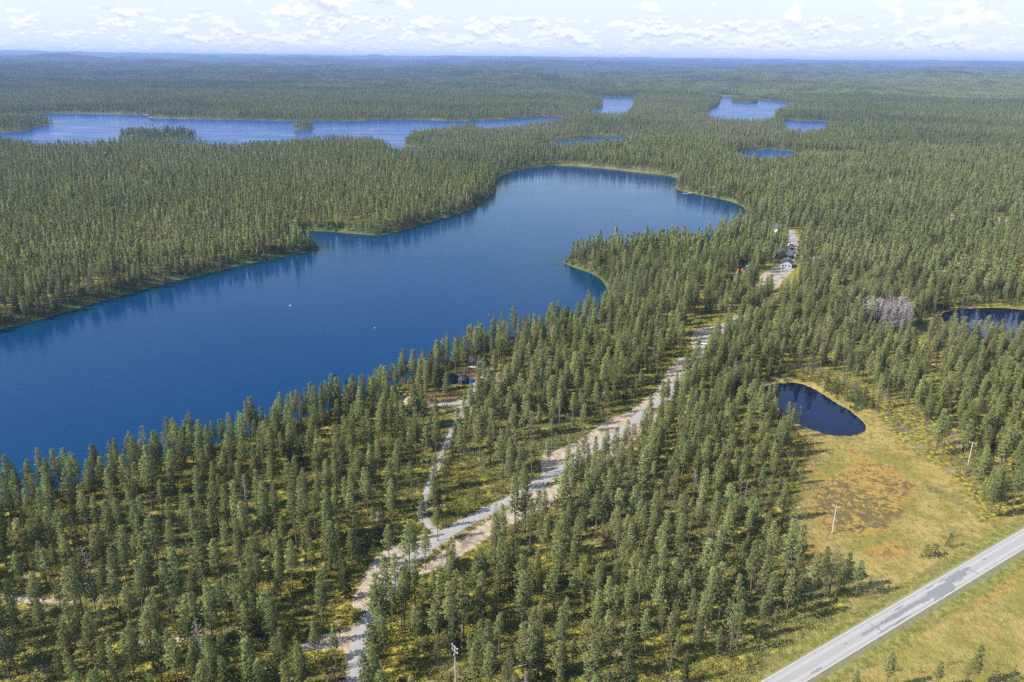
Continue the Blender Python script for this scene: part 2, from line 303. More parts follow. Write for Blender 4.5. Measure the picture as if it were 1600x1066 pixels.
# ------------------------------------------------------------------ materials
def mat_ground():
    m_, t, out = material('ground')
    g = t.node('ShaderNodeNewGeometry'); P = g.outputs['Position']
    a1 = t.node('ShaderNodeAttribute', attribute_name='zone'); a2 = t.node('ShaderNodeAttribute', attribute_name='zone2')
    s1 = t.node('ShaderNodeSeparateColor'); t.l.new(a1.outputs['Color'], s1.inputs[0])
    s2 = t.node('ShaderNodeSeparateColor'); t.l.new(a2.outputs['Color'], s2.inputs[0])
    sand, bog, wet = s1.outputs; verge, peat, farshade = s2.outputs
    P2 = t.vmath('MULTIPLY', P, (1, 1, 0))
    n1 = t.noise(P2, .09, 6, .6); n2 = t.noise(P2, .55, 5, .62); n3 = t.noise(P2, 2.2, 3, .6); n4 = t.noise(P2, .03, 3, .5)
    # forest floor: moss and bilberry, olive, with pale lichen and brown litter
    f = t.mix(t.ss(n2, .42, .60), (.12, .11, .024), (.38, .32, .055))
    f = t.mix(t.ss(n1, .52, .66), f, t.mix(n3, (.16, .125, .065), (.28, .25, .15)))
    f = t.mix(t.ss(n4, .50, .62, 0, .6), f, (.12, .12, .022))
    f = t.mix(t.ss(n3, .55, .75, 0, .55), f, (.035, .04, .012))
    # bog: straw sedge, orange and green moss
    b = t.mix(t.ss(n1, .38, .62), (.21, .178, .042), (.36, .27, .095))
    b = t.mix(t.ss(n2, .52, .70, 0, .6), b, (.42, .31, .12))
    b = t.mix(t.ss(n4, .50, .62, 0, .4), b, (.21, .20, .04))
    b = t.mix(t.ss(n3, .52, .68, 0, .6), b, (.12, .11, .04))
    n5 = t.noise(P2, .05, 5, .65, .8, )
    b = t.mix(t.ss(n5, .56, .66, 0, .6), b, (.36, .20, .045))
    b = t.mix(t.ss(n5, .44, .34, 0, .5), b, (.10, .105, .04))
    hum = t.ss(t.math('ADD', t.noise(P2, .40, 5, .62, 1.3), t.math('MULTIPLY', t.math('SUBTRACT', n4, .5), .5)), .44, .60)
    wv = t.math('ADD', wet, t.math('MULTIPLY', t.math('SUBTRACT', n1, .5), 1.9))
    wetm = t.ss(wv, .08, .62)
    wc = t.mix(hum, (.125, .098, .040), (.33, .215, .055))
    b = t.mix(wetm, b, wc)
    edge = t.math('MULTIPLY', t.ss(wv, .18, .38), t.ss(wv, .42, .60, 1, 0))
    b = t.mix(t.math('MULTIPLY', edge, .22), b, (.42, .24, .05))
    # road verge grass, sand, peat
    gr = t.mix(t.ss(n2, .40, .62), (.14, .14, .030), (.25, .235, .065))
    gr = t.mix(t.ss(n1, .55, .66, 0, .6), gr, (.20, .17, .06))
    sa = t.mix(t.ss(n2, .35, .65), (.30, .235, .165), (.46, .385, .285))
    sa = t.mix(t.ss(n1, .55, .65, 0, .8), sa, (.17, .125, .085))
    pe = t.mix(n2, (.13, .07, .03), (.22, .13, .06))
    def edgem(v, w_=.28): return t.ss(t.math('ADD', v, t.math('MULTIPLY', t.math('SUBTRACT', n2, .5), 1.3)), .5-w_/2, .5+w_/2)
    c_ = t.mix(edgem(bog), f, b)
    c_ = t.mix(edgem(verge), c_, gr)
    c_ = t.mix(edgem(peat), c_, pe)
    c_ = t.mix(edgem(sand), c_, sa)
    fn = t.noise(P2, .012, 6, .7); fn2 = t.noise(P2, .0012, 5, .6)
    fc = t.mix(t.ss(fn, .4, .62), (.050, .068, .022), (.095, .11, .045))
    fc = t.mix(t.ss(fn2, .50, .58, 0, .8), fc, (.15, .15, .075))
    c_ = t.mix(farshade, c_, fc)  # far forest tint; tree shade painted into the floor, also along shores
    bs = t.node('ShaderNodeBsdfPrincipled'); t.l.new(c_, bs.inputs['Base Color']); bs.inputs['Roughness'].default_value = .95
    bs.inputs['Specular IOR Level'].default_value = .1
    bm = t.node('ShaderNodeBump'); bm.inputs['Strength'].default_value = .9; bm.inputs['Distance'].default_value = .6
    hgt = t.math('ADD', t.math('MULTIPLY', n2, 1.0), t.math('MULTIPLY', n3, .35)); t.l.new(hgt, bm.inputs['Height'])
    t.l.new(bm.outputs[0], bs.inputs['Normal']); t.l.new(bs.outputs[0], out.inputs[0]); return m_

def mat_water(name, deep, shallow, bump, rough, wscale=.5, spec=.5):
    m_, t, out = material(name)
    g = t.node('ShaderNodeNewGeometry'); P = g.outputs['Position']
    a = t.node('ShaderNodeAttribute', attribute_name='shore')
    wind = t.noise(t.vmath('MULTIPLY', P, (1, .45, 0)), .012, 4, .55)
    wind2 = t.noise(t.vmath('MULTIPLY', P, (.5, 1.6, 0)), .02, 3, .5)
    ma = t.ss(t.math('ADD', a.outputs['Fac'], t.math('MULTIPLY', t.math('SUBTRACT', wind, .5), .25)), .0, 1.0)
    c_ = t.mix(ma, shallow, deep)
    b = t.node('ShaderNodeBsdfPrincipled'); t.l.new(c_, b.inputs['Base Color'])
    b.inputs['IOR'].default_value = 1.33; b.inputs['Specular IOR Level'].default_value = spec
    calm = t.math('ADD', t.math('MULTIPLY', t.ss(wind2, .35, .65), rough*.6), rough*.5)
    t.put(b.inputs['Roughness'], calm)
    bm = t.node('ShaderNodeBump'); bm.inputs['Distance'].default_value = .25
    t.put(bm.inputs['Strength'], t.math('MULTIPLY', t.ss(wind, .35, .6, .25, 1), bump))
    n = t.math('ADD', t.noise(t.vmath('MULTIPLY', P, (1, 1.5, 0)), wscale, 5, .6, .3), t.math('MULTIPLY', t.noise(P, wscale*.22, 3, .5), .8))
    t.l.new(n, bm.inputs['Height']); t.l.new(bm.outputs[0], b.inputs['Normal'])
    t.l.new(b.outputs[0], out.inputs[0]); return m_

def mat_needles(name, ca, cb, cc_):
    m_, t, out = material(name)
    oi = t.node('ShaderNodeObjectInfo'); tc_ = t.node('ShaderNodeTexCoord'); g = t.node('ShaderNodeNewGeometry')
    c_ = t.mix(oi.outputs['Random'], ca, cb)
    lf = t.noise(tc_.outputs['Object'], .9, 3, .6)
    on = t.node('ShaderNodeAttribute', attribute_name='outward'); vt = t.node('ShaderNodeVectorTransform', vector_type='VECTOR', convert_from='OBJECT', convert_to='WORLD'); t.l.new(on.outputs['Vector'], vt.inputs[0])
    nn = t.vmath('NORMALIZE', t.vmath('ADD', t.vmath('NORMALIZE', vt.outputs[0]), t.vmath('MULTIPLY', g.outputs['Normal'], (.75, .75, .75))))
    c_ = t.mix(t.ss(lf, .45, .7, 0, .7), c_, cc_)
    st = t.noise(t.vmath('MULTIPLY', g.outputs['Position'], (1, 1, 0)), .006, 3, .5)
    c_ = t.mix(t.ss(st, .45, .60, 0, .6), c_, (.27, .28, .125)); s2_ = t.noise(t.vmath('MULTIPLY', g.outputs['Position'], (1, 1, 0)), .0016, 4, .55); c_ = t.mix(t.ss(s2_, .50, .60, 0, .45), c_, (.11, .15, .06))
    hv = t.node('ShaderNodeHueSaturation'); t.l.new(c_, hv.inputs['Color'])
    r2 = t.math('FRACT', t.math('MULTIPLY', oi.outputs['Random'], 17.31)); t.put(hv.inputs['Value'], t.math('ADD', t.math('MULTIPLY', r2, .62), .74)); t.put(hv.inputs['Hue'], t.math('ADD', t.math('MULTIPLY', t.math('FRACT', t.math('MULTIPLY', oi.outputs['Random'], 53.7)), .035), .486))
    hv.inputs['Saturation'].default_value = 1.0
    d = t.node('ShaderNodeBsdfDiffuse'); t.l.new(hv.outputs[0], d.inputs[0]); t.l.new(nn, d.inputs['Normal'])
    tr = t.node('ShaderNodeBsdfTranslucent'); t.l.new(hv.outputs[0], tr.inputs[0])
    mx = t.node('ShaderNodeMixShader'); mx.inputs[0].default_value = .36; t.l.new(d.outputs[0], mx.inputs[1]); t.l.new(tr.outputs[0], mx.inputs[2])
    t.l.new(mx.outputs[0], out.inputs[0]); return m_
def mat_bark(name, low, high, z0, z1):
    m_, t, out = material(name)
    tc_ = t.node('ShaderNodeTexCoord'); sp = t.node('ShaderNodeSeparateXYZ'); t.l.new(tc_.outputs['Object'], sp.inputs[0])
    n = t.noise(tc_.outputs['Object'], 2.5, 3)
    c_ = t.mix(t.ss(sp.outputs[2], z0, z1), low, high); c_ = t.mix(t.ss(n, .4, .7, 0, .5), c_, (.09, .07, .055))
    d = t.node('ShaderNodeBsdfDiffuse'); t.l.new(c_, d.inputs[0]); t.l.new(d.outputs[0], out.inputs[0]); return m_

def mat_asphalt():
    # pale worn chippings with darker crown and edges, wheel paths and tar crumbs
    m_, t, out = material('old_asphalt'); g = t.node('ShaderNodeNewGeometry'); P = g.outputs['Position']
    dt = t.node('ShaderNodeVectorMath', operation='DOT_PRODUCT'); t.l.new(P, dt.inputs[0]); dt.inputs[1].default_value = (_n.x, _n.y, 0)
    al = t.node('ShaderNodeVectorMath', operation='DOT_PRODUCT'); t.l.new(P, al.inputs[0]); al.inputs[1].default_value = (_d.x, _d.y, 0)
    off = t.math('SUBTRACT', dt.outputs['Value'], _mid.dot(_n)); ab = t.math('ABSOLUTE', off)
    wp = t.math('ABSOLUTE', t.math('SUBTRACT', ab, 1.35)); path = t.ss(wp, .1, .75, 1, 0)
    st = t.noise(t.comb(t.math('MULTIPLY', off, 2.4), t.math('MULTIPLY', al.outputs['Value'], .10), 0), 1.0, 4, .6)
    sp = t.noise(P, 1.3, 5, .7); fi = t.noise(P, 7, 2, .6)
    c_ = t.mix(path, (.285, .275, .26), (.345, .335, .32)); c_ = t.mix(t.ss(st, .5, .75, 0, .6), c_, (.235, .23, .225))
    c_ = t.mix(t.ss(sp, .58, .72, 0, .55), c_, (.22, .215, .21)); c_ = t.mix(t.ss(fi, .55, .7, 0, .3), c_, (.42, .41, .39))
    c_ = t.mix(t.ss(ab, 2.3, 2.9, 0, .5), c_, (.30, .28, .20))
    b = t.node('ShaderNodeBsdfPrincipled'); t.l.new(c_, b.inputs['Base Color']); b.inputs['Roughness'].default_value = .9; t.l.new(b.outputs[0], out.inputs[0]); return m_
M = {}
M['ground'] = mat_ground()
M['lake'] = mat_water('lake_water', (.0003, .030, .092), (.0008, .030, .055), .32, .11, .5, .13)
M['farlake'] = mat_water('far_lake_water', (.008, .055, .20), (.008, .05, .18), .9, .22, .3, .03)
M['pond'] = mat_water('pond_water', (.0003, .007, .040), (.0003, .004, .018), .02, .02, .5, .5)
M['pine'] = mat_needles('pine_needles', (.192, .224, .068), (.242, .272, .088), (.28, .285, .125))
M['spruce'] = mat_needles('spruce_needles', (.035, .06, .02), (.05, .08, .028), (.07, .09, .04))
M['stunt'] = mat_needles('bog_pine_needles', (.18, .195, .085), (.23, .24, .11), (.27, .265, .16))
M['rust'] = mat_needles('dead_rust_needles', (.22, .10, .045), (.26, .12, .05), (.18, .10, .06))
M['sapling'] = mat_needles('sapling_needles', (.075, .105, .022), (.12, .15, .03), (.15, .17, .04))
M['heath'] = mat_needles('heath_leaves', (.125, .12, .026), (.28, .245, .05), (.07, .075, .024))
M['sedge'] = mat_needles('sedge_leaves', (.24, .19, .07), (.34, .26, .10), (.19, .17, .05))
M['bark'] = mat_bark('pine_bark', (.15, .125, .105), (.22, .145, .095), 2.0, 8.0)
M['greybark'] = mat_bark('grey_bark', (.30, .265, .25), (.36, .31, .30), 1, 5)
M['gravel'] = simple('gravel', (.285, .270, .250), .95, .25, .6)
M['asphalt'] = mat_asphalt()
M['shoulder'] = simple('gritty_shoulder', (.21, .19, .09), .95, .5, .9)
M['patch'] = simple('asphalt_patch', (.185, .182, .182), .9, .22, 1.2)
M['paint'] = simple('road_paint', (.50, .50, .48), .7, .25, 3)
M['darkwood'] = simple('tarred_wood', (.022, .023, .030), .6, .3, 2)
M['darkroof'] = simple('dark_roof_sheet', (.060, .065, .085), .5, .15, 1)
M['greywall'] = simple('grey_painted_boards', (.34, .35, .37), .7, .08, 2)
M['whitewall'] = simple('white_painted_boards', (.55, .55, .53), .7, .06, 2)
M['ochrewall'] = simple('varnished_logs', (.42, .22, .07), .7, .2, 2)
M['glass'] = simple('window_glass', (.03, .04, .05), .08, .1, 1)
M['pole'] = simple('weathered_pole', (.46, .43, .40), .9, .2, 3)
M['palewood'] = simple('bare_timber', (.55, .47, .36), .9, .2, 3)
M['insul'] = simple('insulator', (.78, .78, .80), .3, .05, 3)
M['red'] = simple('red_car_paint', (.17, .018, .025), .3, .05, 2)
M['whitecar'] = simple('white_car_paint', (.75, .76, .78), .3, .04, 2)
M['bluecar'] = simple('dark_blue_car_paint', (.02, .035, .08), .3, .04, 2)
M['tyre'] = simple('tyre_rubber', (.02, .02, .02), .9, .1, 5)
M['blue'] = simple('blue_tarpaulin', (.01, .13, .52), .5, .1, 3)
M['orange'] = simple('orange_paint', (.42, .10, .02), .5, .05, 3)
M['stone'] = simple('granite', (.40, .38, .36), .95, .3, 1.3)
M['steel'] = simple('galvanised_steel', (.45, .46, .47), .45, .1, 3, .6)
M['signred'] = simple('red_sign', (.55, .03, .02), .5, .05, 3)
M['ridge'] = simple('tar_ridge', (.008, .008, .012), .6, .3, 2)

# ------------------------------------------------------------------ terrain: one sheet to the horizon
def build_ground():
    rr = [25.0]
    while rr[-1] < 42000:
        r = rr[-1]; k = .05 if r < 95 else (.0062 if r < 900 else (.0095 if r < 5000 else .022)); rr.append(r*(1+k))
    rr = np.array(rr); th = np.radians(np.linspace(-50, 50, 640))
    R, A = np.meshgrid(rr, th, indexing='ij'); x = R*np.sin(A); y = R*np.cos(A)-20
    xf, yf = x.ravel(), y.ravel(); z = height(xf, yf)
    nr, na = R.shape; i = np.arange(nr*na).reshape(nr, na)
    F = np.stack([i[:-1, :-1], i[:-1, 1:], i[1:, 1:], i[1:, :-1]], -1).reshape(-1, 4)[:, ::-1]
    me = fast_mesh('ground', np.stack([xf, yf, z], -1), F)
    def mask(polys, w_=2.0):
        o = np.full(xf.shape, 0.)
        for p in polys: o = np.maximum(o, sst(signed(xf, yf, p, 30), -w_, w_))
        return o
    sand = mask([smooth(p, 1) for p in SAND], 1.6); bog = mask(BG, 5); wet = mask([smooth(p, 1) for p in WET], 5); peat = mask([smooth(p, 1) for p in PEAT], 1.2)
    rdm = np.zeros(xf.shape)
    for k, (w_, p) in RD.items():
        d = -signed(xf, yf, p, 30, False); rdm = np.maximum(rdm, 1-sst(d, w_+.2, w_+(2.6 if k == 'gravel' else 1.0)))
    sand = np.maximum(sand, rdm*.75)
    dm, _ = seg_dist(xf, yf, MAINLINE, False); verge = 1-sst(dm, 5, 10); sand = np.maximum(sand, (1-sst(dm, 3.0, 3.9))*.8)
    # grassy margin round the lakes, thin beach
    sd, lv = lake_sd(xf, yf, 60); rad = np.hypot(xf, yf)
    beach = sst(sd, -2.5-rad*.0012, -.8)*(lv < -1); verge = np.maximum(verge, beach*.45*(rad > 500)*(rad < 1300))
    farshade = np.maximum(sst(rad, 900, 1700)*.8, sst(rad, 3000, 4200)); sdl, lvl_ = lake_sd(xf, yf, 60); farshade = np.maximum(farshade, .85*sst(sdl, -30, -14)*(lvl_ < -1)*sst(rad, 300, 420)); verge *= np.where((rad > 500) & (dm > 30), .6, 1)  # ground under far trees and along shores darkened as painted tree shade
    for nm, cs in (('zone', (sand, bog, wet)), ('zone2', (verge, peat, farshade))):
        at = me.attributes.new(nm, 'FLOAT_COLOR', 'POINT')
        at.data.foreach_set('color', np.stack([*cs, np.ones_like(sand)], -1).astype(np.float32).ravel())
    me.polygons.foreach_set('use_smooth', np.ones(len(F), bool))
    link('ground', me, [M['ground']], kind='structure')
build_ground()

def build_water(key, name, mat, pad):
    """one sheet a little wider than its shore; the ground rises through it at the shore"""
    z, P = LK[key]; x0, y0 = P.min(0)-pad; x1, y1 = P.max(0)+pad
    n = 90 if key == 'main' else 30
    X_, Y_ = np.meshgrid(np.linspace(x0, x1, n), np.linspace(y0, y1, n), indexing='ij'); xf, yf = X_.ravel(), Y_.ravel()
    sd = signed(xf, yf, P, 200)
    i = np.arange(n*n).reshape(n, n); F = np.stack([i[:-1, :-1], i[1:, :-1], i[1:, 1:], i[:-1, 1:]], -1).reshape(-1, 4)
    step = max((x1-x0)/n, (y1-y0)/n); keep = (sd[F].max(1) > -pad-step)
    F = F[keep]; used = np.unique(F); mp = np.full(n*n, -1); mp[used] = np.arange(len(used))
    me = fast_mesh(name, np.stack([xf, yf, np.full(xf.shape, z+.012*list(LK).index(key))], -1)[used], mp[F])
    at = me.attributes.new('shore', 'FLOAT', 'POINT'); at.data.foreach_set('value', sst(sd[used], 0, 18+.10*n).astype(np.float32))
    link(name, me, [mat], kind='structure')
build_water('main', 'lake_water', M['lake'], 2)
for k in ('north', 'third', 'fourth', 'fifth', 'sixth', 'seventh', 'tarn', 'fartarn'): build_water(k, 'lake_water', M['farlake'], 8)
for k in ('pond', 'pond2'): build_water(k, 'pond_water', M['pond'], 1.2)

# ------------------------------------------------------------------ roads
def strip(line, w_, lift, step=1.2, wob=.25):
    L = np.asarray(line, float); seg = np.hypot(*np.diff(L, axis=0).T); s = np.r_[0, np.cumsum(seg)]
    t = np.arange(0, s[-1], step); cx = np.interp(t, s, L[:, 0]); cyy = np.interp(t, s, L[:, 1])
    tx, ty = np.gradient(cx), np.gradient(cyy); n = np.hypot(tx, ty); nx, ny = ty/n, -tx/n
    cols = []
    for j, q in enumerate(np.linspace(-1, 1, 5)):
        ww = w_*q*(1+(wob*np.interp(t, np.arange(0, s[-1]+9, 4), rng.uniform(-1, 1, len(np.arange(0, s[-1]+9, 4)))) if abs(q) == 1 else 0)*.4)
        x = cx+nx*ww; y = cyy+ny*ww; cols.append(np.stack([x, y, height(x, y)+lift+(0 if abs(q) < 1 else -.12)], -1))
    V = np.stack(cols, 1).reshape(-1, 3); i = np.arange(len(t)*5).reshape(len(t), 5)
    F = np.stack([i[:-1, :-1], i[:-1, 1:], i[1:, 1:], i[1:, :-1]], -1).reshape(-1, 4)[:, ::-1]
    return V, F
for k, nm, lf in (('gravel', 'gravel_road', .16), ('side', 'gravel_path', .12), ('drive', 'gravel_path', .14), ('drive2', 'gravel_path', .13), ('drive3', 'gravel_path', .11)):
    V, F = strip(RD[k][1], RD[k][0], lf); me = fast_mesh(nm, V, F[:, ::-1]); link(nm, me, [M['gravel']], kind='structure')
# paved road: deck with shoulders, white edge lines, dark repair patches
ROADZ = .38
def rp(s, off, z): # s along the road from its surveyed corner, off from the middle line (positive towards the bog on the far side of the road)
    p = _mid+_d*s-_n*off; return (p.x, p.y, z)
mb = MB(); ms = MB(); h = MR_W/2
for s0 in range(-120, 400, 20):
    a_, b_ = s0, s0+20
    mb.poly([rp(a_, -h-1.6, -.25), rp(a_, -h, ROADZ), rp(a_, h, ROADZ), rp(a_, h+1.6, -.25), rp(b_, -h-1.6, -.25), rp(b_, -h, ROADZ), rp(b_, h, ROADZ), rp(b_, h+1.6, -.25)], [(1, 5, 6, 2)]); ms.poly([rp(a_, -h-1.3, -.45), rp(a_, -h, ROADZ-.004), rp(a_, h, ROADZ-.004), rp(a_, h+1.3, -.45), rp(b_, -h-1.3, -.45), rp(b_, -h, ROADZ-.004), rp(b_, h, ROADZ-.004), rp(b_, h+1.3, -.45)], [(0, 4, 5, 1), (2, 6, 7, 3)])
mb.build('paved_road', M['asphalt'], kind='structure'); ms.build('road_shoulder', M['shoulder'], kind='structure')
for sg in (-1, 1):
    mb = MB()
    for s0 in np.arange(-120, 400, 4.0):
        o1, o2 = sg*(h-.27), sg*(h-.15); mb.poly([rp(s0, o1, ROADZ+.006), rp(s0+4, o1, ROADZ+.006), rp(s0+4, o2, ROADZ+.006), rp(s0, o2, ROADZ+.006)], [(0, 1, 2, 3)])
    mb.build('road_marking', M['paint'], kind='structure')
def patch(s0, s1, o0, o1, n=14, z=.004):
    """ragged repair laid along the road"""
    t = np.linspace(0, 1, n); top = o1+rng.uniform(-.25, .18, n)*(o1-o0 > .5); bot = o0+rng.uniform(-.18, .25, n)*(o1-o0 > .5)
    m_ = (o0+o1)/2; top[[0, -1]] = m_+(o1-m_)*.4; bot[[0, -1]] = m_-(m_-o0)*.4
    V = [rp(s0+(s1-s0)*q, b_, ROADZ+z) for q, b_ in zip(t, bot)]+[rp(s0+(s1-s0)*q, a_, ROADZ+z) for q, a_ in zip(t, top)]
    MB().poly(V, [(i, i+1, n+i+1, n+i) for i in range(n-1)]).build('road_patch', M['patch'], kind='structure')
PATCHES = []
patch(31, 41.5, -.45, .30); patch(41.2, 57, -.85, .52); patch(35.7, 49.9, -2.2, -1.65, 8); patch(55.8, 61, -1.3, .3, 14, .0053); patch(60.6, 71, -2.15, .9, 18, .0045)
patch(70.4, 79.5, -.6, 1.75, 14); patch(79, 83, .5, 1.5, 6, .005); patch(59.5, 69.5, -2.5, -1.85, 8, .005); patch(62.5, 66, 1.5, 2.1, 5); patch(68, 71.5, 1.45, 2.0, 5, .005)
patch(36.7, 37.2, -2.5, 2.1, 3, .0055); patch(81.5, 82.0, -2.7, 1.4, 3, .0055); patch(56.3, 57, 1.45, 1.85, 4); patch(24.7, 25.9, .0, .4, 5); patch(89.5, 91.4, .5, 1.0, 6); patch(9.2, 13.4, -2.0, -1.45, 7)
patch(47, 51, .9, 1.5, 6); patch(73.5, 76, -1.1, -.7, 5, .006)

# ------------------------------------------------------------------ trees
def set_out(me_, V, h_, R_):
    V = np.asarray(V, float); o = np.stack([V[:, 0]/R_, V[:, 1]/R_, (V[:, 2]/h_-.62)*1.5+.25], -1)
    a = me_.attributes.new('outward', 'FLOAT_VECTOR', 'POINT'); a.data.foreach_set('vector', o.astype(np.float32).ravel())
def trunk_geo(h, r0, rs, sway=.25, n=7, twigs=0, tz=(.2, .6)):
    m_ = MB(); a = rs.uniform(0, 6.28); pts, rad = [], []
    for i in range(8):
        t = i/7; s = sway*math.sin(t*3.0)*t
        pts.append((s*math.cos(a), s*math.sin(a), h*t*.985)); rad.append(r0*(1.25 if i == 0 else 1)*(1-t)**.75+.015)
    m_.tube(pts, rad, n, True)
    for _ in range(twigs):
        z = h*rs.uniform(*tz); q = rs.uniform(0, 6.28); L = rs.uniform(.4, 1.3)
        m_.tube([(0, 0, z), (math.cos(q)*L, math.sin(q)*L, z+rs.uniform(-.25, .2))], [.03, .01], 3, False)
    return m_, (lambda z: (sway*math.sin(z/h*3)*(z/h)*math.cos(a), sway*math.sin(z/h*3)*(z/h)*math.sin(a)))
def crown_geo(h, cb, R, rs, whorl=.42, per=5.6, blades=6, bl=(.30, .56), bw=.25, kind='pine', off=None, lop=.18):
    """needle sprays set along rising branches; returns triangle arrays and thin branch tubes"""
    V = []; br = MB(); z0 = h*cb; z = z0; ph = rs.uniform(0, 6.28); lopa = rs.uniform(0, 6.28)
    while z < h*.985:
        t = (z-z0)/(h-z0)
        if kind == 'pine': prof = ((1-t)**.86)*(.55+.45*min(1, t*5))*1.12
        elif kind == 'spruce': prof = (1-t)**.95+.03
        else: prof = ((1-t)**.5)*(.6+.4*min(1, t*3))
        k = max(2, int(per*(.6 if t < .1 else 1)+rs.uniform(-.9, .9)))
        for b in range(k):
            q = ph+2*math.pi*b/k+rs.uniform(-.5, .5)
            L = R*prof*rs.uniform(.55, 1.18)*(1+lop*math.cos(q-lopa))+.12
            up = {'pine': rs.uniform(.05, .45)+t*.55, 'spruce': rs.uniform(-.45, -.1)+t*.5, 'stunt': rs.uniform(-.1, .5)}.get(kind, .3)
            zb = z+rs.uniform(-.2, .2); ox, oy = off(zb) if off else (0, 0)
            dx, dy = math.cos(q), math.sin(q)
            if L > .5: br.tube([(ox, oy, zb), (ox+dx*L*.9, oy+dy*L*.9, zb+up*L*.9)], [.035, .012], 3, False)
            nc = max(1, int(L/.38))
            for c in range(nc):
                f = 1-(c/nc)*.72+rs.uniform(-.06, .06); 
                sp = .16*L+.1
                px, py, pz = ox+dx*L*f+rs.uniform(-sp, sp), oy+dy*L*f+rs.uniform(-sp, sp), zb+up*L*f+rs.uniform(-.12, .14)
                for _ in range(blades):
                    u = rs.uniform(0, 6.28); e = rs.uniform(-.25, 1.15) if kind != 'spruce' else rs.uniform(-.8, .5); l_ = rs.uniform(*bl)
                    vx, vy, vz = math.cos(u)*math.cos(e)+dx*.5, math.sin(u)*math.cos(e)+dy*.5, math.sin(e)
                    wx, wy, wz = rs.uniform(-1, 1), rs.uniform(-1, 1), rs.uniform(-1, 1)
                    # side vector
                    cx, cyy, cz = vy*wz-vz*wy, vz*wx-vx*wz, vx*wy-vy*wx; cn = math.sqrt(cx*cx+cyy*cyy+cz*cz)+1e-6; g = bw*.5/cn*rs.uniform(.7, 1.2)
                    V += [(px-cx*g, py-cyy*g, pz-cz*g), (px+cx*g, py+cyy*g, pz+cz*g), (px+vx*l_, py+vy*l_, pz+vz*l_)]
        ph += 2.4; z += whorl*rs.uniform(.8, 1.2)*(1 if t < .8 else .7)
    return V, br
def tree_meshes(tag_, h, cb, R, seed, kind='pine', **kw):
    rs = random.Random(seed)
    tm, off = trunk_geo(h, kw.pop('r0', .011*h), rs, kw.pop('sway', .25), 7, kw.pop('twigs', 6), (cb*.45, cb*1.0+.05))
    V, br = crown_geo(h, cb, R, rs, kind=kind, off=off, **kw)
    b = len(tm.V); tm.V += br.V; tm.F += [tuple(b+i for i in f) for f in br.F]
    trunk = mesh(tag_+'_trunk', tm.V, tm.F, None, True)
    crown = fast_mesh(tag_+'_crown', np.array(V), np.arange(len(V)).reshape(-1, 3)); set_out(crown, V, h, R)
    return trunk, crown
def bare_meshes(tag_, h, seed, dens=46, R=1.5, thick=.03):
    """a dead tree: trunk with bare forking branches, no needles"""
    rs = random.Random(seed); tm, off = trunk_geo(h, .0095*h, rs, .2, 6, 0); br = MB()
    for i in range(dens):
        t = .22+.76*i/dens; q = rs.uniform(0, 6.28); L = R*(1-t)**.55*rs.uniform(.5, 1.1)+.2; z = h*t; ox, oy = off(z)
        e = (ox+math.cos(q)*L, oy+math.sin(q)*L, z+L*rs.uniform(.1, .7)); br.tube([(ox, oy, z), e], [thick, thick*.4], 3, False)
        for _ in range(4):
            f = rs.uniform(.35, .95); s = (ox+(e[0]-ox)*f, oy+(e[1]-oy)*f, z+(e[2]-z)*f); q2 = q+rs.uniform(-1.1, 1.1); l2 = L*rs.uniform(.25, .5)
            br.tube([s, (s[0]+math.cos(q2)*l2, s[1]+math.sin(q2)*l2, s[2]+l2*rs.uniform(0, .9))], [thick*.6, thick*.25], 3, False)
    return mesh(tag_+'_trunk', tm.V, tm.F, None, True), mesh(tag_+'_branches', br.V, br.F)

SRC = {}                                   # joined look-alikes for the mass of the forest
def source(key, parts):
    """one mesh with its materials, kept out of the scene, that the forest masses repeat"""
    V, F, mi, mats = [], [], [], []
    for me_, mt in parts:
        b = len(V); V += [tuple(v.co) for v in me_.vertices]; F += [tuple(b+i for i in p.vertices) for p in me_.polygons]; mi += [len(mats)]*len(me_.polygons); mats.append(mt)
    me_ = mesh(key, V, F, mi); o = bpy.data.objects.new(key, me_)
    for mt in mats: me_.materials.append(mt)
    O = []
    for mm_, _m in parts:
        if 'outward' in mm_.attributes: b_ = np.zeros(len(mm_.vertices)*3, np.float32); mm_.attributes['outward'].data.foreach_get('vector', b_); O.append(b_)
        else: O.append(np.tile(np.array([0, 0, 1], np.float32), len(mm_.vertices)))
    a = me_.attributes.new('outward', 'FLOAT_VECTOR', 'POINT'); a.data.foreach_set('vector', np.concatenate(O)); return o
H0 = 16.0
PINE = []; CBS = []
for i in range(12):
    rs = random.Random(100+i); cb_ = rs.choice([.22, .28, .34, .40, .46]); CBS.append('low-branched ' if cb_ < .3 else 'long-stemmed ' if cb_ > .42 else '')
    PINE.append(tree_meshes('pine', H0, cb_, rs.uniform(1.45, 2.05), 200+i, lop=rs.uniform(.05, .3), sway=rs.uniform(.05, .6), whorl=rs.uniform(.36, .48)))
SPRUCE = [tree_meshes('spruce', H0, .08, 2.0, 300+i, 'spruce', whorl=.42, per=5.5, bl=(.3, .5), bw=.24, lop=.05) for i in range(2)]
STUNT = [tree_meshes('bog_pine', 6.0, .22, .85, 320+i, 'stunt', whorl=.34, per=3.2, blades=4, bl=(.2, .4), bw=.16, r0=.06, twigs=9) for i in range(4)]
SAPL = [tree_meshes('sapling', 2.6, .03, .95, 340+i, 'spruce' if i == 0 else 'pine', whorl=.26, per=4.5, blades=4, bl=(.22, .4), bw=.2, r0=.04, twigs=0) for i in range(3)]
DEAD = [bare_meshes('dead_tree', 13.0, 360+i) for i in range(3)]
BRUSHY = [bare_meshes('grey_tree', 15.0, 380+i, 80, 2.1, .09) for i in range(3)]
THIN = [tree_meshes('thin_pine', H0, .45, 1.7, 390+i, blades=3, whorl=.7) for i in range(2)]

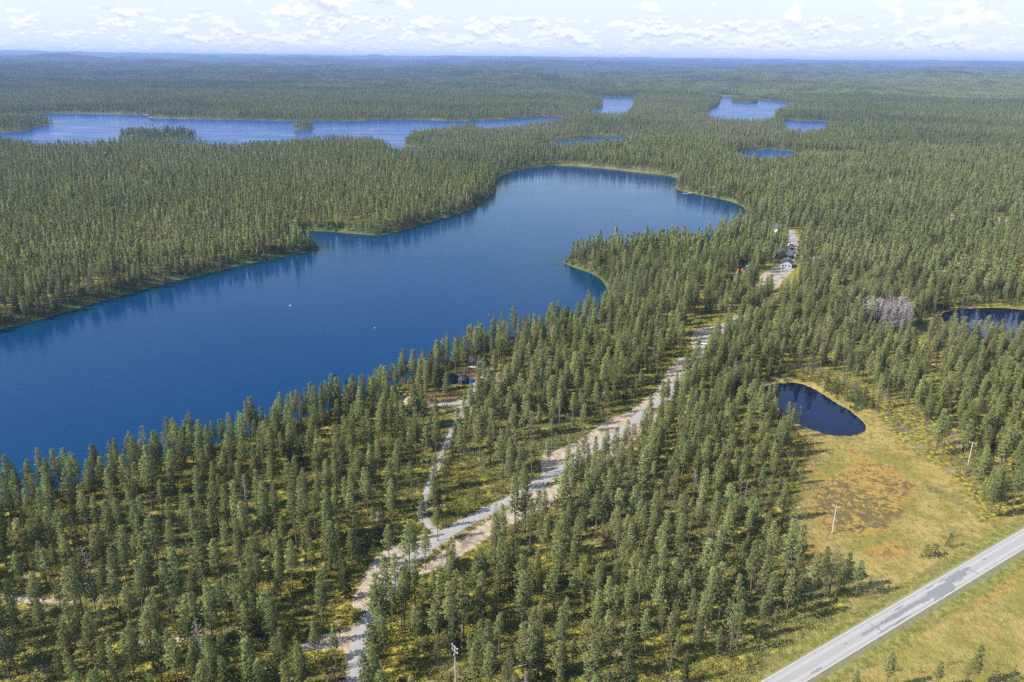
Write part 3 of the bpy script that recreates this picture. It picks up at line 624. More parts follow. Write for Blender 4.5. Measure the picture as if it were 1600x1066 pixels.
def low_pine(seed, h=H0, kind='pine', n=105, size=(.55, 1.1)):
    """the same pine for 400 m and beyond: fewer, larger sprays"""
    rs = random.Random(seed); V = []; cb = rs.uniform(.12, .32); R = rs.uniform(1.9, 2.6)
    for i in range(n):
        t = rs.random()**1.1; z = h*(cb+(1-cb)*t*.97); prof = R*1.08*((1-t)**.86)*(.55+.45*min(1, t*5)); q = rs.uniform(0, 6.28); r_ = prof*rs.uniform(.35, 1.0)
        for _ in range(3):
            s = rs.uniform(*size); e = rs.uniform(-.3, 1.1); u = q+rs.uniform(-1.3, 1.3); v = (math.cos(u)*math.cos(e)*s, math.sin(u)*math.cos(e)*s, math.sin(e)*s*1.1)
            a = Vector(v).cross(Vector((rs.uniform(-1, 1), rs.uniform(-1, 1), rs.uniform(-1, 1)))).normalized()*s*.33
            p = Vector((math.cos(q)*r_, math.sin(q)*r_, z+rs.uniform(-.3, .3))); V += [tuple(p-a), tuple(p+a), tuple(p+Vector(v))]
    V += [(-.15, 0, h*.9), (.15, 0, h*.9), (0, 0, h*1.0), (0, -.15, h*.9), (0, .15, h*.9), (0, 0, h)]
    crown = fast_mesh('low_crown', np.array(V), np.arange(len(V)).reshape(-1, 3)); set_out(crown, V, h, R); t_ = MB().tube([(0, 0, -.3), (0, 0, h*.9)], [.17, .05], 4, False)
    return mesh('low_trunk', t_.V, t_.F), crown
def tiny_pine(rs, x, y, z, h, R, V, O):
    """a far tree: three ragged rings of spray, 15 triangles"""
    for k in range(15):
        t = (k % 5)/5+.04; q = 2*math.pi*(k*.381)+rs.uniform(-.5, .5); zz_ = z+h*(.22+.74*t); r_ = R*(1-t)**.7*.75; s = R*.85*(1.1-t*.6)
        px, py = x+math.cos(q)*r_*.5, y+math.sin(q)*r_*.5; a = q+1.57
        V += [(px-math.cos(a)*s*.6, py-math.sin(a)*s*.6, zz_-h*.05), (px+math.cos(a)*s*.6, py+math.sin(a)*s*.6, zz_-h*.05+rs.uniform(-.5, .5)), (x+math.cos(q)*r_*.55, y+math.sin(q)*r_*.55, zz_+h*.20)]
    V += [(x-R*.16, y-R*.1, z+h*.8), (x+R*.16, y+R*.1, z+h*.8), (x, y, z+h)]
    O += [((a_[0]-x)/R, (a_[1]-y)/R, ((a_[2]-z)/h-.62)*1.5+.25) for a_ in V[-48:]]
LOW = [low_pine(400+i) for i in range(8)]
LOWG = [low_pine(450+i, n=48) for i in range(3)]

def gn_mass(name, label, cat, P, rot, scl, idx, sources, mats_=None):
    """one object that repeats its sources on points"""
    me_ = bpy.data.meshes.new(name); me_.vertices.add(len(P)); me_.vertices.foreach_set('co', np.asarray(P, np.float32).ravel())
    for nm, ty, arr in (('inst_rot', 'FLOAT_VECTOR', rot), ('inst_scl', 'FLOAT_VECTOR', scl)):
        a = me_.attributes.new(nm, ty, 'POINT'); a.data.foreach_set('vector', np.asarray(arr, np.float32).ravel())
    a = me_.attributes.new('inst_idx', 'INT', 'POINT'); a.data.foreach_set('value', np.asarray(idx, np.int32))
    o = link(name, me_); o['label'] = label; o['category'] = cat; o['kind'] = 'stuff'
    c_ = bpy.data.collections.new(name+'_sources')
    for i, s in enumerate(sources): s.name = '%02d_%s' % (i, s.name); c_.objects.link(s)
    ng = bpy.data.node_groups.new(name, 'GeometryNodeTree')
    ng.interface.new_socket('Geometry', in_out='INPUT', socket_type='NodeSocketGeometry'); ng.interface.new_socket('Geometry', in_out='OUTPUT', socket_type='NodeSocketGeometry')
    t = NT(ng); gi, go = t.node('NodeGroupInput'), t.node('NodeGroupOutput')
    ip = t.node('GeometryNodeInstanceOnPoints'); ci = t.node('GeometryNodeCollectionInfo'); ci.inputs['Collection'].default_value = c_
    ci.inputs['Separate Children'].default_value = True; ci.inputs['Reset Children'].default_value = True
    m2p = t.node('GeometryNodeMeshToPoints'); t.l.new(gi.outputs[0], m2p.inputs[0]); t.l.new(m2p.outputs[0], ip.inputs['Points'])
    t.l.new(ci.outputs[0], ip.inputs['Instance']); ip.inputs['Pick Instance'].default_value = True
    for nm, ty, sock in (('inst_idx', 'INT', 'Instance Index'), ('inst_rot', 'FLOAT_VECTOR', 'Rotation'), ('inst_scl', 'FLOAT_VECTOR', 'Scale')):
        na = t.node('GeometryNodeInputNamedAttribute', data_type=ty); na.inputs[0].default_value = nm; t.l.new(na.outputs[0], ip.inputs[sock])
    t.l.new(ip.outputs[0], go.inputs[0])
    md = o.modifiers.new('repeat', 'NODES'); md.node_group = ng
    return o

def project(x, y, z):
    vx, vy, vz = x, y, z-CAM_H
    w_ = vx*FW.x+vy*FW.y+vz*FW.z; return 800+1244*(vx*RT.x+vy*RT.y+vz*RT.z)/w_, 533-1244*(vx*UP.x+vy*UP.y+vz*UP.z)/w_, w_

# --- where trees stand
def candidates(r0, r1, s):
    n = int(r1*1.3/s)+2; gx = np.arange(-int(r1*.86/s), int(r1*.86/s)+1)*s; gy = np.arange(0, int(r1/s)+2)*s
    X_, Y_ = np.meshgrid(gx, gy); X_ = X_+(np.arange(X_.shape[0])[:, None] % 2)*s*.5
    x = X_.ravel()+rng.uniform(-.44, .44, X_.size)*s; y = Y_.ravel()+rng.uniform(-.44, .44, X_.size)*s
    r = np.hypot(x, y); k = (r >= r0) & (r < r1) & (np.abs(np.arctan2(x, y+25)) < math.radians(36.5)) & (y > 60)
    return x[k], y[k]
def in_any(x, y, polys, far=30): 
    o = np.full(x.shape, -float(far))
    for p in polys: o = np.maximum(o, signed(x, y, p, far))
    return o
KEEP_OUT = [(-24, 328, 6.5), (-15.5, 349, 6.5), (2.6, 381, 6.5), (191, 545, 9), (203, 577, 8), (223, 670, 9), (157, 526, 8), (145, 505, 8), (220, 571, 6), (229, 944, 12), (450.9, 964, 12), (-33, 305, 5), (-44, 309, 5), (98.3, 210.2, 3), (-12, 143, 1.5), (163, 254, 2)]
# sight lines that the photograph shows open: in front of cabins and houses
OPEN_TO = [(-24, 328, 26, 4.5), (-15.5, 349, 26, 4.5), (2.6, 381, 18, 4), (191, 545, 32, 4.5), (223, 670, 22, 5), (157, 526, 36, 5.5), (145, 505, 34, 5), (220, 571, 22, 3.5), (229, 944, 30, 6), (450.9, 964, 40, 6), (-33, 305, 24, 3), (-44, 309, 18, 3), (193, 530, 22, 8), (215.8, 603, 30, 4), (96, 381, 24, 6), (108, 396, 20, 4), (122, 412, 20, 4), (148, 440, 20, 4), (163, 468, 30, 5), (172, 490, 30, 6), (183, 512, 30, 6), (202, 396, 27, 13), (404, 727, 42, 7), (442, 720, 34, 6), (258, 661, 30, 6), (218, 560, 26, 4), (455, 1265, 60, 12), (493, 1260, 60, 12), (534, 1262, 60, 12), (232, 421, 34, 9), (176, 1068, 3, 25), (140, 1085, 3, 25)]
x1_, y1_ = candidates(70, 620, 4.1); x2_, y2_ = candidates(620, 1500, 5.3); x3_, y3_ = candidates(1500, 3600, 6.8)
# a row of trees keeps close to the south-east side of the gravel road
_gl = RD['gravel'][1]; _s = np.r_[0, np.cumsum(np.hypot(*np.diff(_gl, axis=0).T))]; _t = np.arange(0, _s[-1], 3.6)+rng.uniform(-1.2, 1.2, len(np.arange(0, _s[-1], 3.6)))
_gx, _gy = np.interp(_t, _s, _gl[:, 0]), np.interp(_t, _s, _gl[:, 1]); _o = rng.uniform(3.1, 6.5, len(_t)); _k = (_gy < 192) | ((_gy > 300) & (_gy < 470)); _nx, _ny = np.gradient(_gx), np.gradient(_gy); _nn = np.hypot(_nx, _ny)
ex_, ey_ = (_gx+_ny/_nn*_o)[_k], (_gy-_nx/_nn*_o)[_k]
NGREY = 95; _q = rng.uniform(0, 6.28, NGREY); _m = rng.random(NGREY)**.5; gy_ = 409+_m*np.sin(_q)*11; gx_ = 202.5+_m*np.cos(_q)*13.5
tx = np.r_[x1_, x2_, x3_, gx_, ex_]; ty = np.r_[y1_, y2_, y3_, gy_, ey_]; N = len(tx)
r = np.hypot(tx, ty)
sd, lv = lake_sd(tx, ty, 80)
pr = np.where(r < 250, .50, np.where(r < 480, .50+.20*(r-250)/230, .74)); pr = np.where(r > 620, .84, pr)
pr *= 1+.28*waves(tx, ty, 45, 3)*(r < 700)+.10*waves(tx, ty, 160, 9)
pr = np.where((sd > -22) & (r < 620), np.maximum(pr, .72), pr)
SPR = [smooth(p, 1) for p in SPARSE]; DNS = [smooth(p, 1) for p in DENSE]; STN = [smooth(p, 1) for p in STUNT_]
pr *= 1-.62*sst(in_any(tx, ty, SPR), -3, 3)
dn = in_any(tx, ty, DNS); pr = np.where(dn > 0, np.maximum(pr, .72), pr)
bogd = in_any(tx, ty, BG)
stn = in_any(tx, ty, STN)
pr = np.where(stn > -3, np.maximum(pr, .95), pr)
u = rng.random(N); u[-len(ex_)-NGREY:] = .039
alive = u < pr
near_w = np.where(r < 700, 1.2, .6)
alive &= (sd < -near_w) & (bogd < 0)
for k, (w_, p) in RD.items():
    mrg = w_+(1.5 if k == 'gravel' else 1.0)
    alive &= ~(-signed(tx, ty, p, 12, False) < mrg)
alive &= seg_dist(tx, ty, MAINLINE, False)[0] > 10.5
alive &= ~((in_any(tx, ty, SAND) > -1) & (u > .04))
alive &= in_any(tx, ty, PEAT) < 0
for cx, cyy, rr_ in KEEP_OUT: alive &= np.hypot(tx-cx, ty-cyy) > rr_
for cx, cyy, ln, wd in OPEN_TO:
    L = math.hypot(cx, cyy); ux, uy = cx/L, cyy/L; a_ = (cx-tx)*ux+(cyy-ty)*uy; b_ = np.abs((tx-cx)*uy-(ty-cyy)*ux); alive &= ~((a_ > -2) & (a_ < ln) & (b_ < wd))
# the ground south of the paved road is open mire
side = (tx-ra0[0])*_n.x+(ty-ra0[1])*_n.y
alive &= side < 0
tx, ty, sd, stn, bogd, r, u = (a_[alive] for a_ in (tx, ty, sd, stn, bogd, r, u)); N = len(tx)
tz = height(tx, ty)
th_ = rng.normal(14.6, 2.4, N).clip(8, 20.5); th_ = np.where(rng.random(N) < .11, rng.uniform(6, 10, N), th_)
th_ = np.where((dn[alive] > 0), th_*.92, th_)
shore_small = (-sd < 12) & (r < 1500); th_ = np.where(shore_small, th_*rng.uniform(.72, 1.0, N), th_)
th_ *= np.where((tx < -60) & (r > 380) & (r < 1400), .93, 1)
typ = np.zeros(N, int)                                   # 0 pine 1 spruce 2 bog pine 3 bare 4 grey brush 5 rust 6 thin
typ[rng.random(N) < .032] = 1
typ[rng.random(N) < .010] = 3
typ[(rng.random(N) < .05)] = 6
k = (in_any(tx, ty, [smooth(p, 1) for p in GREY], 60) > 0) & (rng.random(N) < .65); typ[k] = 6; gz = k
nearbog = (bogd > -14) & (r < 700)
k = ((stn > 0) & (rng.random(N) < np.where(bogd > -13, .8, .22))) | (nearbog & (stn > -10) & (rng.random(N) < .5)); typ[k] = 2; th_[k] = rng.uniform(3.5, 8.5, k.sum())
gx, gy = 207.6, 424.8
k = (np.hypot((tx-202.5)/14.5, (ty-409)/12) < 1); typ[k] = 4; th_[k] = rng.uniform(12, 18, k.sum())
# hand-set trees seen singly in the photograph: x, y, height, type, label
SINGLES = [(-101.9, 228.2, 11.5, 3, 'bare grey dead pine standing in the pine stand near the big lake'),
 (-147.8, 217.6, 13, 3, 'thin dead pine with grey twigs close to the lake shore'),
 (-84.5, 234.7, 14, 5, 'rust-orange dead pine among the green pines below the lake'),
 (49.2, 180.6, 9, 5, 'small rust-brown dead pine in the dense stand beside the bog'),
 (92.8, 179.0, 11.5, 0, 'bushy pine standing apart at the tip of the stand between bog and paved road'),
 (115.4, 202.0, 3.2, 0, ''), (-2, -2, 0, 0, ''),
 (130.3, 203.2, 4.6, 0, 'slender lone young pine between the bog and the paved road'),
 (121.3, 198.4, 4.2, 1, 'young bright spruce at the bog edge, one of a close pair beside the paved road'),
 (123.6, 198.9, 4.0, 1, 'smaller rounded young spruce at the bog edge beside its twin'),
 (86.1, 145.6, 11, 0, 'round-topped pine south of the paved road by the bottom edge'),
 (78.1, 144.1, 7.6, 0, 'low bushy pine south of the paved road beside a round-topped one'),
 (97.1, 145.3, 9, 0, 'pine alone between two clumps south of the paved road'),
 (102.9, 144.4, 9.5, 6, 'open-crowned pine in the clump at the bottom corner south of the road'),
 (106.8, 147.0, 11.8, 0, 'tallest pine of the clump at the bottom corner south of the road'),
 (112.1, 147.5, 7, 2, 'stunted greyish pine in the bottom corner south of the road'),
 (116.6, 148.6, 6.0, 2, 'knee-high stunted pine south of the road near the bottom edge'),
 (189.5, 242.0, 13, 1, 'tall pale spruce by the bog edge behind the second power pole'),
 (-34.0, 191.0, 13.5, 0, 'long-trunked pine at the edge of the brown clearing by the gravel road'),
 (-21.5, 203.5, 11.5, 0, 'small full pine alone in the fork of gravel road and path'),
 (-42.5, 157.0, 15.5, 0, ''),
 (12.5, 245.5, 13, 0, 'pine alone on the sand verge of the gravel road'),
 (22.5, 240.0, 13, 0, 'dark full pine on the strip between sand verge and gravel road'),
 (8.3, 355.0, 15, 1, 'dark pointed spruce behind the black cabins')]
SINGLES = [s for s in SINGLES if s[4]]
for x, y, *_x in SINGLES:
    k = np.hypot(tx-x, ty-y) > 2.6; tx, ty, tz, th_, typ, r, sd, bogd, stn = (a_[k] for a_ in (tx, ty, tz, th_, typ, r, sd, bogd, stn))
N = len(tx)
px, py, pd = project(tx, ty, tz+th_*.5)
infr = (px > -25) & (px < 1625) & (py > 60) & (py < 1066+60)
size = np.where(infr, th_/pd, 0)
n_ind = 300-len(SINGLES)-0
order = np.argsort(-size); ind = np.zeros(N, bool); ind[order[:n_ind]] = True

def kinds(tp, rs):
    if tp == 0: i = rs.randrange(len(PINE)); return PINE[i], 'pine', 'pine_tree', H0
    if tp == 6: return THIN[rs.randrange(2)], 'pine', 'pine_tree', H0
    if tp == 1: return SPRUCE[rs.randrange(2)], 'spruce', 'spruce_tree', H0
    if tp == 2: return STUNT[rs.randrange(4)], 'stunt', 'pine_tree', 6.0
    if tp == 3: return DEAD[rs.randrange(3)], None, 'dead_tree', 13.0
    if tp == 5: return PINE[3], 'rust', 'dead_tree', H0
    return BRUSHY[rs.randrange(3)], None, 'dead_tree', 15.0
PROTO = {}
def make_tree(name, meshes, crown_mat, label, cat, loc, sc, rz, tilt, group=None):
    """an Empty at the foot with trunk and crown; later ones copy the first of their kind"""
    key = (meshes[0].name, crown_mat)
    if key not in PROTO:
        if not meshes[0].materials: meshes[0].materials.append(M['bark'] if crown_mat else M['greybark'])
        root = thing(name, label, cat, loc, rz, group)
        t_ = link('trunk', meshes[0], (), root)
        if crown_mat == 'rust': cm = meshes[1].copy(); cm.materials.clear(); cm.materials.append(M['rust'])
        else:
            cm = meshes[1]
            if not cm.materials: cm.materials.append(M[crown_mat] if crown_mat else M['greybark'])
        link('crown' if crown_mat else 'branches', cm, (), root); PROTO[key] = root
    else:
        src = PROTO[key]; root = src.copy(); COL.objects.link(root); root.name = name
        for ch in src.children: c_ = ch.copy(); COL.objects.link(c_); c_.parent = root; c_.name = ch.name.split('.')[0]
        for p_ in ('label', 'category', 'group'):
            if p_ in root: del root[p_]
        root['label'] = label; root['category'] = cat
        if group: root['group'] = group
        root.location = loc
    root.scale = sc; root.rotation_euler = (tilt[0], tilt[1], rz)
    return root
gline = RD['gravel'][1]; dgr = -signed(tx, ty, gline, 60, False); dmr = seg_dist(tx, ty, MAINLINE, False)[0]
gxi = np.interp(ty, gline[:, 1], gline[:, 0]); west = tx < gxi
dsp = -signed(tx, ty, RD['side'][1], 60, False)
rs = random.Random(11)
_fx, _fy, _ = project(tx, ty, tz); TEN = 'first second third fourth fifth sixth seventh eighth ninth last'.split(); fx = [TEN[int(min(9, max(0, v//160)))] for v in _fx]; fy = ['below the photo edge' if v > 1066 else 'by the bottom edge' if v > 1015 else 'low down' if v > 965 else 'lower quarter' if v > 905 else 'two thirds down' if v > 840 else 'middle height' for v in _fy]
CSET = {id(p_): ('high-crowned' if j_ % 5 > 2 else '') for j_, p_ in enumerate(PINE)}
for i in np.where(ind)[0]:
    meshes, cm, nm, h_ = kinds(int(typ[i]), rs); s = float(th_[i])/h_; wide = rs.uniform(.85, 1.2)
    hc = 'very tall' if th_[i] > 18 else 'tall' if th_[i] > 16 else 'middle-sized' if th_[i] > 13 else 'short' if th_[i] > 9 else 'small young'
    cr = 'broad-crowned' if wide > 1.08 else 'narrow' if wide < .95 else 'even-crowned'
    if dgr[i] < 7: pl, gp = 'beside the gravel road', 'pines along the gravel road'
    elif dsp[i] < 8: pl, gp = 'beside the path', 'pines along the gravel path'
    elif bogd[i] > -9: pl, gp = 'on the bog edge', 'pines on the bog edge'
    elif dmr[i] < 26: pl, gp = 'near the paved road', 'pines near the paved road'
    elif west[i] and ty[i] < 165: pl, gp = 'in lakeside stand', 'pines in the lakeside stand'
    elif west[i] and -sd[i] < 22: pl, gp = 'on the lake shore', 'pines on the lake shore'
    elif west[i]: pl, gp = 'in lakeside stand', 'pines in the lakeside stand'
    elif ty[i] < 160: pl, gp = 'between the two roads', 'pines between the two roads'
    else: pl, gp = 'between road and bog', 'pines between the two roads'
    kd = {'pine_tree': 'bog pine' if typ[i] == 2 else 'sparse pine' if typ[i] == 6 else 'pine', 'spruce_tree': 'dark spruce', 'dead_tree': 'bare tree'}[nm]
    if nm == 'spruce_tree': gp = gp.replace('pines', 'spruces')
    if nm == 'dead_tree': gp = gp.replace('pines', 'dead trees')
    ln_ = rs.random() < .16; tl = (rs.choice([-1, 1])*.10, rs.choice([-1, 1])*.08) if ln_ else (rs.uniform(-.035, .035), rs.uniform(-.035, .035))
    jv = next((j_ for j_, p_ in enumerate(PINE) if p_ is meshes), -1); fm = CBS[jv] if jv >= 0 else ''
    cr = ('leaning ' if ln_ else '')+fm+cr
    make_tree(nm, meshes, cm, f'{hc} {cr} {kd} {pl}, {fx[i]} tenth across, {fy[i]}'.replace('middle-sized', 'mid-sized').replace('below the photo edge', 'cut by bottom edge'), 'tree', (float(tx[i]), float(ty[i]), float(tz[i])-.08), (s*wide, s*wide, s), rs.uniform(0, 6.28), tl, gp)
for x, y, hh, tp, lab in SINGLES:
    meshes, cm, nm, h_ = kinds(tp, rs)
    if hh < 7 and tp == 0: meshes, cm, nm, h_ = SAPL[1], 'sapling', 'pine_tree', 2.6
    if hh < 7 and tp == 1: meshes, cm, nm, h_ = SAPL[0], 'sapling', 'spruce_tree', 2.6
    s = hh/h_; wd = 1.12 if 'bushy' in lab or 'round' in lab else (.55 if 'slender' in lab else 1.0)
    make_tree(nm, meshes, cm, lab, 'tree', (x, y, float(height(np.array([x]), np.array([y]))[0])-.05), (s*wd, s*wd, s), rs.uniform(0, 6.28), (0, 0))
for lst, mt in ((PINE, 'pine'), (THIN, 'pine'), (SPRUCE, 'spruce'), (STUNT, 'stunt'), (SAPL, 'sapling')):
    for a_, b_ in lst:
        if not a_.materials: a_.materials.append(M['bark'])
        if not b_.materials: b_.materials.append(M[mt])
for lst in (DEAD, BRUSHY):
    for q_ in lst:
        for b_ in q_:
            if not b_.materials: b_.materials.append(M['greybark'])

# --- the rest of the forest, too many to single out
rest = ~ind
def mass(name, label, sel, lists, h_of, low=False):
    k = np.where(sel)[0]
    if not len(k): return
    srcs = [source(name+'_%d' % j, [(a_, a_.materials[0]), (b_, b_.materials[0])]) for j, (a_, b_) in enumerate(lists)]
    n = len(k); s = th_[k]/h_of; wd = rng.uniform(.85, 1.2, n)
    gn_mass(name, label, 'trees', np.stack([tx[k], ty[k], tz[k]-.08], -1), np.stack([rng.uniform(-.04, .04, n), rng.uniform(-.04, .04, n), rng.uniform(0, 6.28, n)], -1),
            np.stack([s*wd, s*wd, s], -1), rng.integers(0, len(lists), n), srcs)
for a_, b_ in LOW: a_.materials.append(M['bark']); b_.materials.append(M['pine'])
for a_, b_ in LOWG: a_.materials.append(M['greybark']); b_.materials.append(M['stunt'])
rn = np.hypot(tx, ty)
mass('pine_forest', 'green pine forest filling the land round the roads and the big lake', rest & (rn < 560) & ((typ == 0) | (typ == 6)), PINE+THIN, H0)
mass('pine_forest', 'pine forest on the ground beyond the big lake and round the smaller lakes', (rn >= 560) & (typ != 4) & (typ != 2) & (typ != 6), LOW, H0)
mass('grey_pine_forest', 'thin greyish pines scattered through the distant pine forest', (rn >= 560) & (typ == 6), LOWG, H0)
mass('spruce_wood', 'dark spruces scattered among the pines', rest & (rn < 560) & (typ == 1), SPRUCE, H0)
mass('bog_pines', 'small greyish stunted pines round the bog and the dark pond', rest & (typ == 2), STUNT, 6.0)
mass('dead_trees', 'bare dead trees scattered through the pine stands', rest & (rn < 560) & (typ == 3), DEAD, 13.0)
mass('grey_thicket', 'clump of leafless grey trees beside the small bog pond', typ == 4, BRUSHY, 15.0)

# stunted trees and saplings: out on the bog margins and along the path
def scatter(name, label, cat, n, box, ok, lists, hlo, hhi, hof, wide=(.8, 1.3)):
    x = rng.uniform(box[0], box[1], n); y = rng.uniform(box[2], box[3], n); k = ok(x, y); x, y = x[k], y[k]; n = len(x)
    srcs = [source(name+'_%d' % j, [(q_, q_.materials[0]) for q_ in pr_]) for j, pr_ in enumerate(lists)]
    s = rng.uniform(hlo, hhi, n)/hof; wd = rng.uniform(*wide, n)
    gn_mass(name, label, cat, np.stack([x, y, height(x, y)-.04], -1), np.stack([np.zeros(n), np.zeros(n), rng.uniform(0, 6.28, n)], -1), np.stack([s*wd, s*wd, s], -1), rng.integers(0, len(lists), n), srcs)
def away(x, y, m_=1.0):
    o = seg_dist(x, y, MAINLINE, False)[0] > 4.2+m_
    for k_, (w_, p) in RD.items(): o &= -signed(x, y, p, 8, False) > w_+m_*.6
    return o
scatter('bog_saplings', 'tiny sparse pines dotted over the open bog', 'trees', 2600, (60, 330, 130, 440), lambda x, y: (in_any(x, y, BG) > 1) & away(x, y, 2) & (lake_sd(x, y, 30)[0] < -2) & (in_any(x, y, [smooth(p) for p in WET]) < -4) & ((in_any(x, y, BG) < 16) | (rng.random(len(x)) < .18)), STUNT, .8, 3.6, 6.0)
scatter('saplings', 'low young pines and junipers under the open stand', 'saplings', 15000, (-230, 200, 95, 560), lambda x, y: (in_any(x, y, BG) < -2) & away(x, y) & (lake_sd(x, y, 30)[0] < -2) & (in_any(x, y, SAND) < 0) & (in_any(x, y, PEAT) < 0) & (((in_any(x, y, SPR) > -4) & (rng.random(len(x)) < .75)) | (rng.random(len(x)) < .10)), SAPL, .6, 2.6, 2.6)
# heath tufts and sedge: real relief on the floor near by
def tuft(seed, n, h, R, w_):
    rs = random.Random(seed); V = []
    for _ in range(n):
        q, d = rs.uniform(0, 6.28), R*rs.random()**.6; x, y = math.cos(q)*d, math.sin(q)*d; a = rs.uniform(0, 6.28); l_ = rs.uniform(.5, 1)*h*(1.2-d/R*.6)
        V += [(x-math.cos(a)*w_, y-math.sin(a)*w_, -.05), (x+math.cos(a)*w_, y+math.sin(a)*w_, -.05), (x+rs.uniform(-.3, .3), y+rs.uniform(-.3, .3), l_)]
    me_ = fast_mesh('tuft', np.array(V), np.arange(len(V)).reshape(-1, 3)); set_out(me_, np.array(V)+np.array([0, 0, 3.0]), 1, 2); return me_
HT = []; SG = []
for i in range(4): t_ = tuft(500+i, 34, .55, 1.0, .16); t_.materials.append(M['heath']); HT.append((t_,))
for i in range(4): t_ = tuft(520+i, 30, .5, .8, .09); t_.materials.append(M['sedge']); SG.append((t_,))
scatter('shore_bushes', 'low bushes and young trees along the lake shores', 'bushes', 60000, (-420, 330, 300, 1000), lambda x, y: (lambda s_: (s_ > -16) & (s_ < -.8))(lake_sd(x, y, 30)[0]) & (np.hypot(x, y) > 330) & away(x, y), SAPL, 1.2, 3.6, 2.6)
scatter('heath', 'yellow-green bilberry and heather on the forest floor', 'heath', 62000, (-240, 130, 95, 400), lambda x, y: (in_any(x, y, BG) < -1) & away(x, y, .6) & (lake_sd(x, y, 30)[0] < -1) & (in_any(x, y, SAND) < -.3) & (in_any(x, y, PEAT) < 0) & (np.abs(np.arctan2(x, y+20)) < .66), HT, .3, .75, .55, (.9, 1.9))
scatter('sedge', 'straw-yellow sedge and moss hummocks on the bog', 'sedge', 26000, (60, 260, 120, 400), lambda x, y: (in_any(x, y, BG) > 0) & away(x, y, .8) & (lake_sd(x, y, 30)[0] < -.4) & (in_any(x, y, WET) < 0) & (np.abs(np.arctan2(x, y+20)) < .66), SG, .12, .45, .5, (.8, 1.8))

# --- far forest: square plots of standing trees
def plot(seed, sz, n):
    rs = random.Random(seed); V = []; O = []
    g = int(math.sqrt(n)); c_ = sz/g
    for i in range(g):
        for j in range(g):
            tiny_pine(rs, -sz/2+(i+rs.uniform(.05, .95))*c_, -sz/2+(j+rs.uniform(.05, .95))*c_, 0, rs.gauss(15.0, 2.8), rs.uniform(1.9, 2.8), V, O)
    me_ = fast_mesh('plot', np.array(V), np.arange(len(V)).reshape(-1, 3)); a = me_.attributes.new('outward', 'FLOAT_VECTOR', 'POINT'); a.data.foreach_set('vector', np.array(O, np.float32).ravel()); return me_
PLT = []
for i in range(6):
    t_ = plot(600+i, 64, 90 if i < 4 else 68); t_.materials.append(M['pine'] if i < 4 else M['stunt']); PLT.append((t_,))
def far_points(r0, r1, s):
    gx = np.arange(-int(r1*.74/s), int(r1*.74/s)+1)*s; gy = np.arange(0, int(r1/s)+2)*s; X_, Y_ = np.meshgrid(gx, gy); x, y = X_.ravel(), Y_.ravel(); r_ = np.hypot(x, y)
    k = (r_ >= r0) & (r_ < r1) & (np.abs(np.arctan2(x, y)) < math.radians(35.5)); return x[k], y[k]
xa, ya = far_points(3600, 9000, 60); xb, yb = far_points(9000, 19000, 130)
x = np.r_[xa, xb]; y = np.r_[ya, yb]; sc = np.r_[np.ones(len(xa)), np.full(len(xb), 2.1)]
k = lake_sd(x, y, 200)[0] < -36*np.maximum(1, 0*sc+1); 
x, y, sc = x[k], y[k], sc[k]; n = len(x); e = 20.0; z = height(x, y); sx = (height(x+e, y)-z)/e; sy = (height(x, y+e)-z)/e
rt_ = rng.integers(0, 4, n)*math.pi/2
# tilt each plot to the slope of its ground
srcs = [source('far_%d' % j, [(p_[0], p_[0].materials[0])]) for j, p_ in enumerate(PLT)]
gn_mass('far_forest', 'endless forest reaching to the blue horizon hills', 'forest', np.stack([x, y, z-.5], -1), np.stack([np.arctan(sy), -np.arctan(sx), np.zeros(n)], -1),
        np.stack([sc, sc, 1+.12*(sc-1)], -1), np.where(waves(x, y, 900, 4)+rng.normal(0, .35, n) > .55, rng.integers(4, 6, n), rng.integers(0, 4, n)), srcs)

# ------------------------------------------------------------------ things people put here
def ground_z(x, y): return float(height(np.array([float(x)]), np.array([float(y)]))[0])

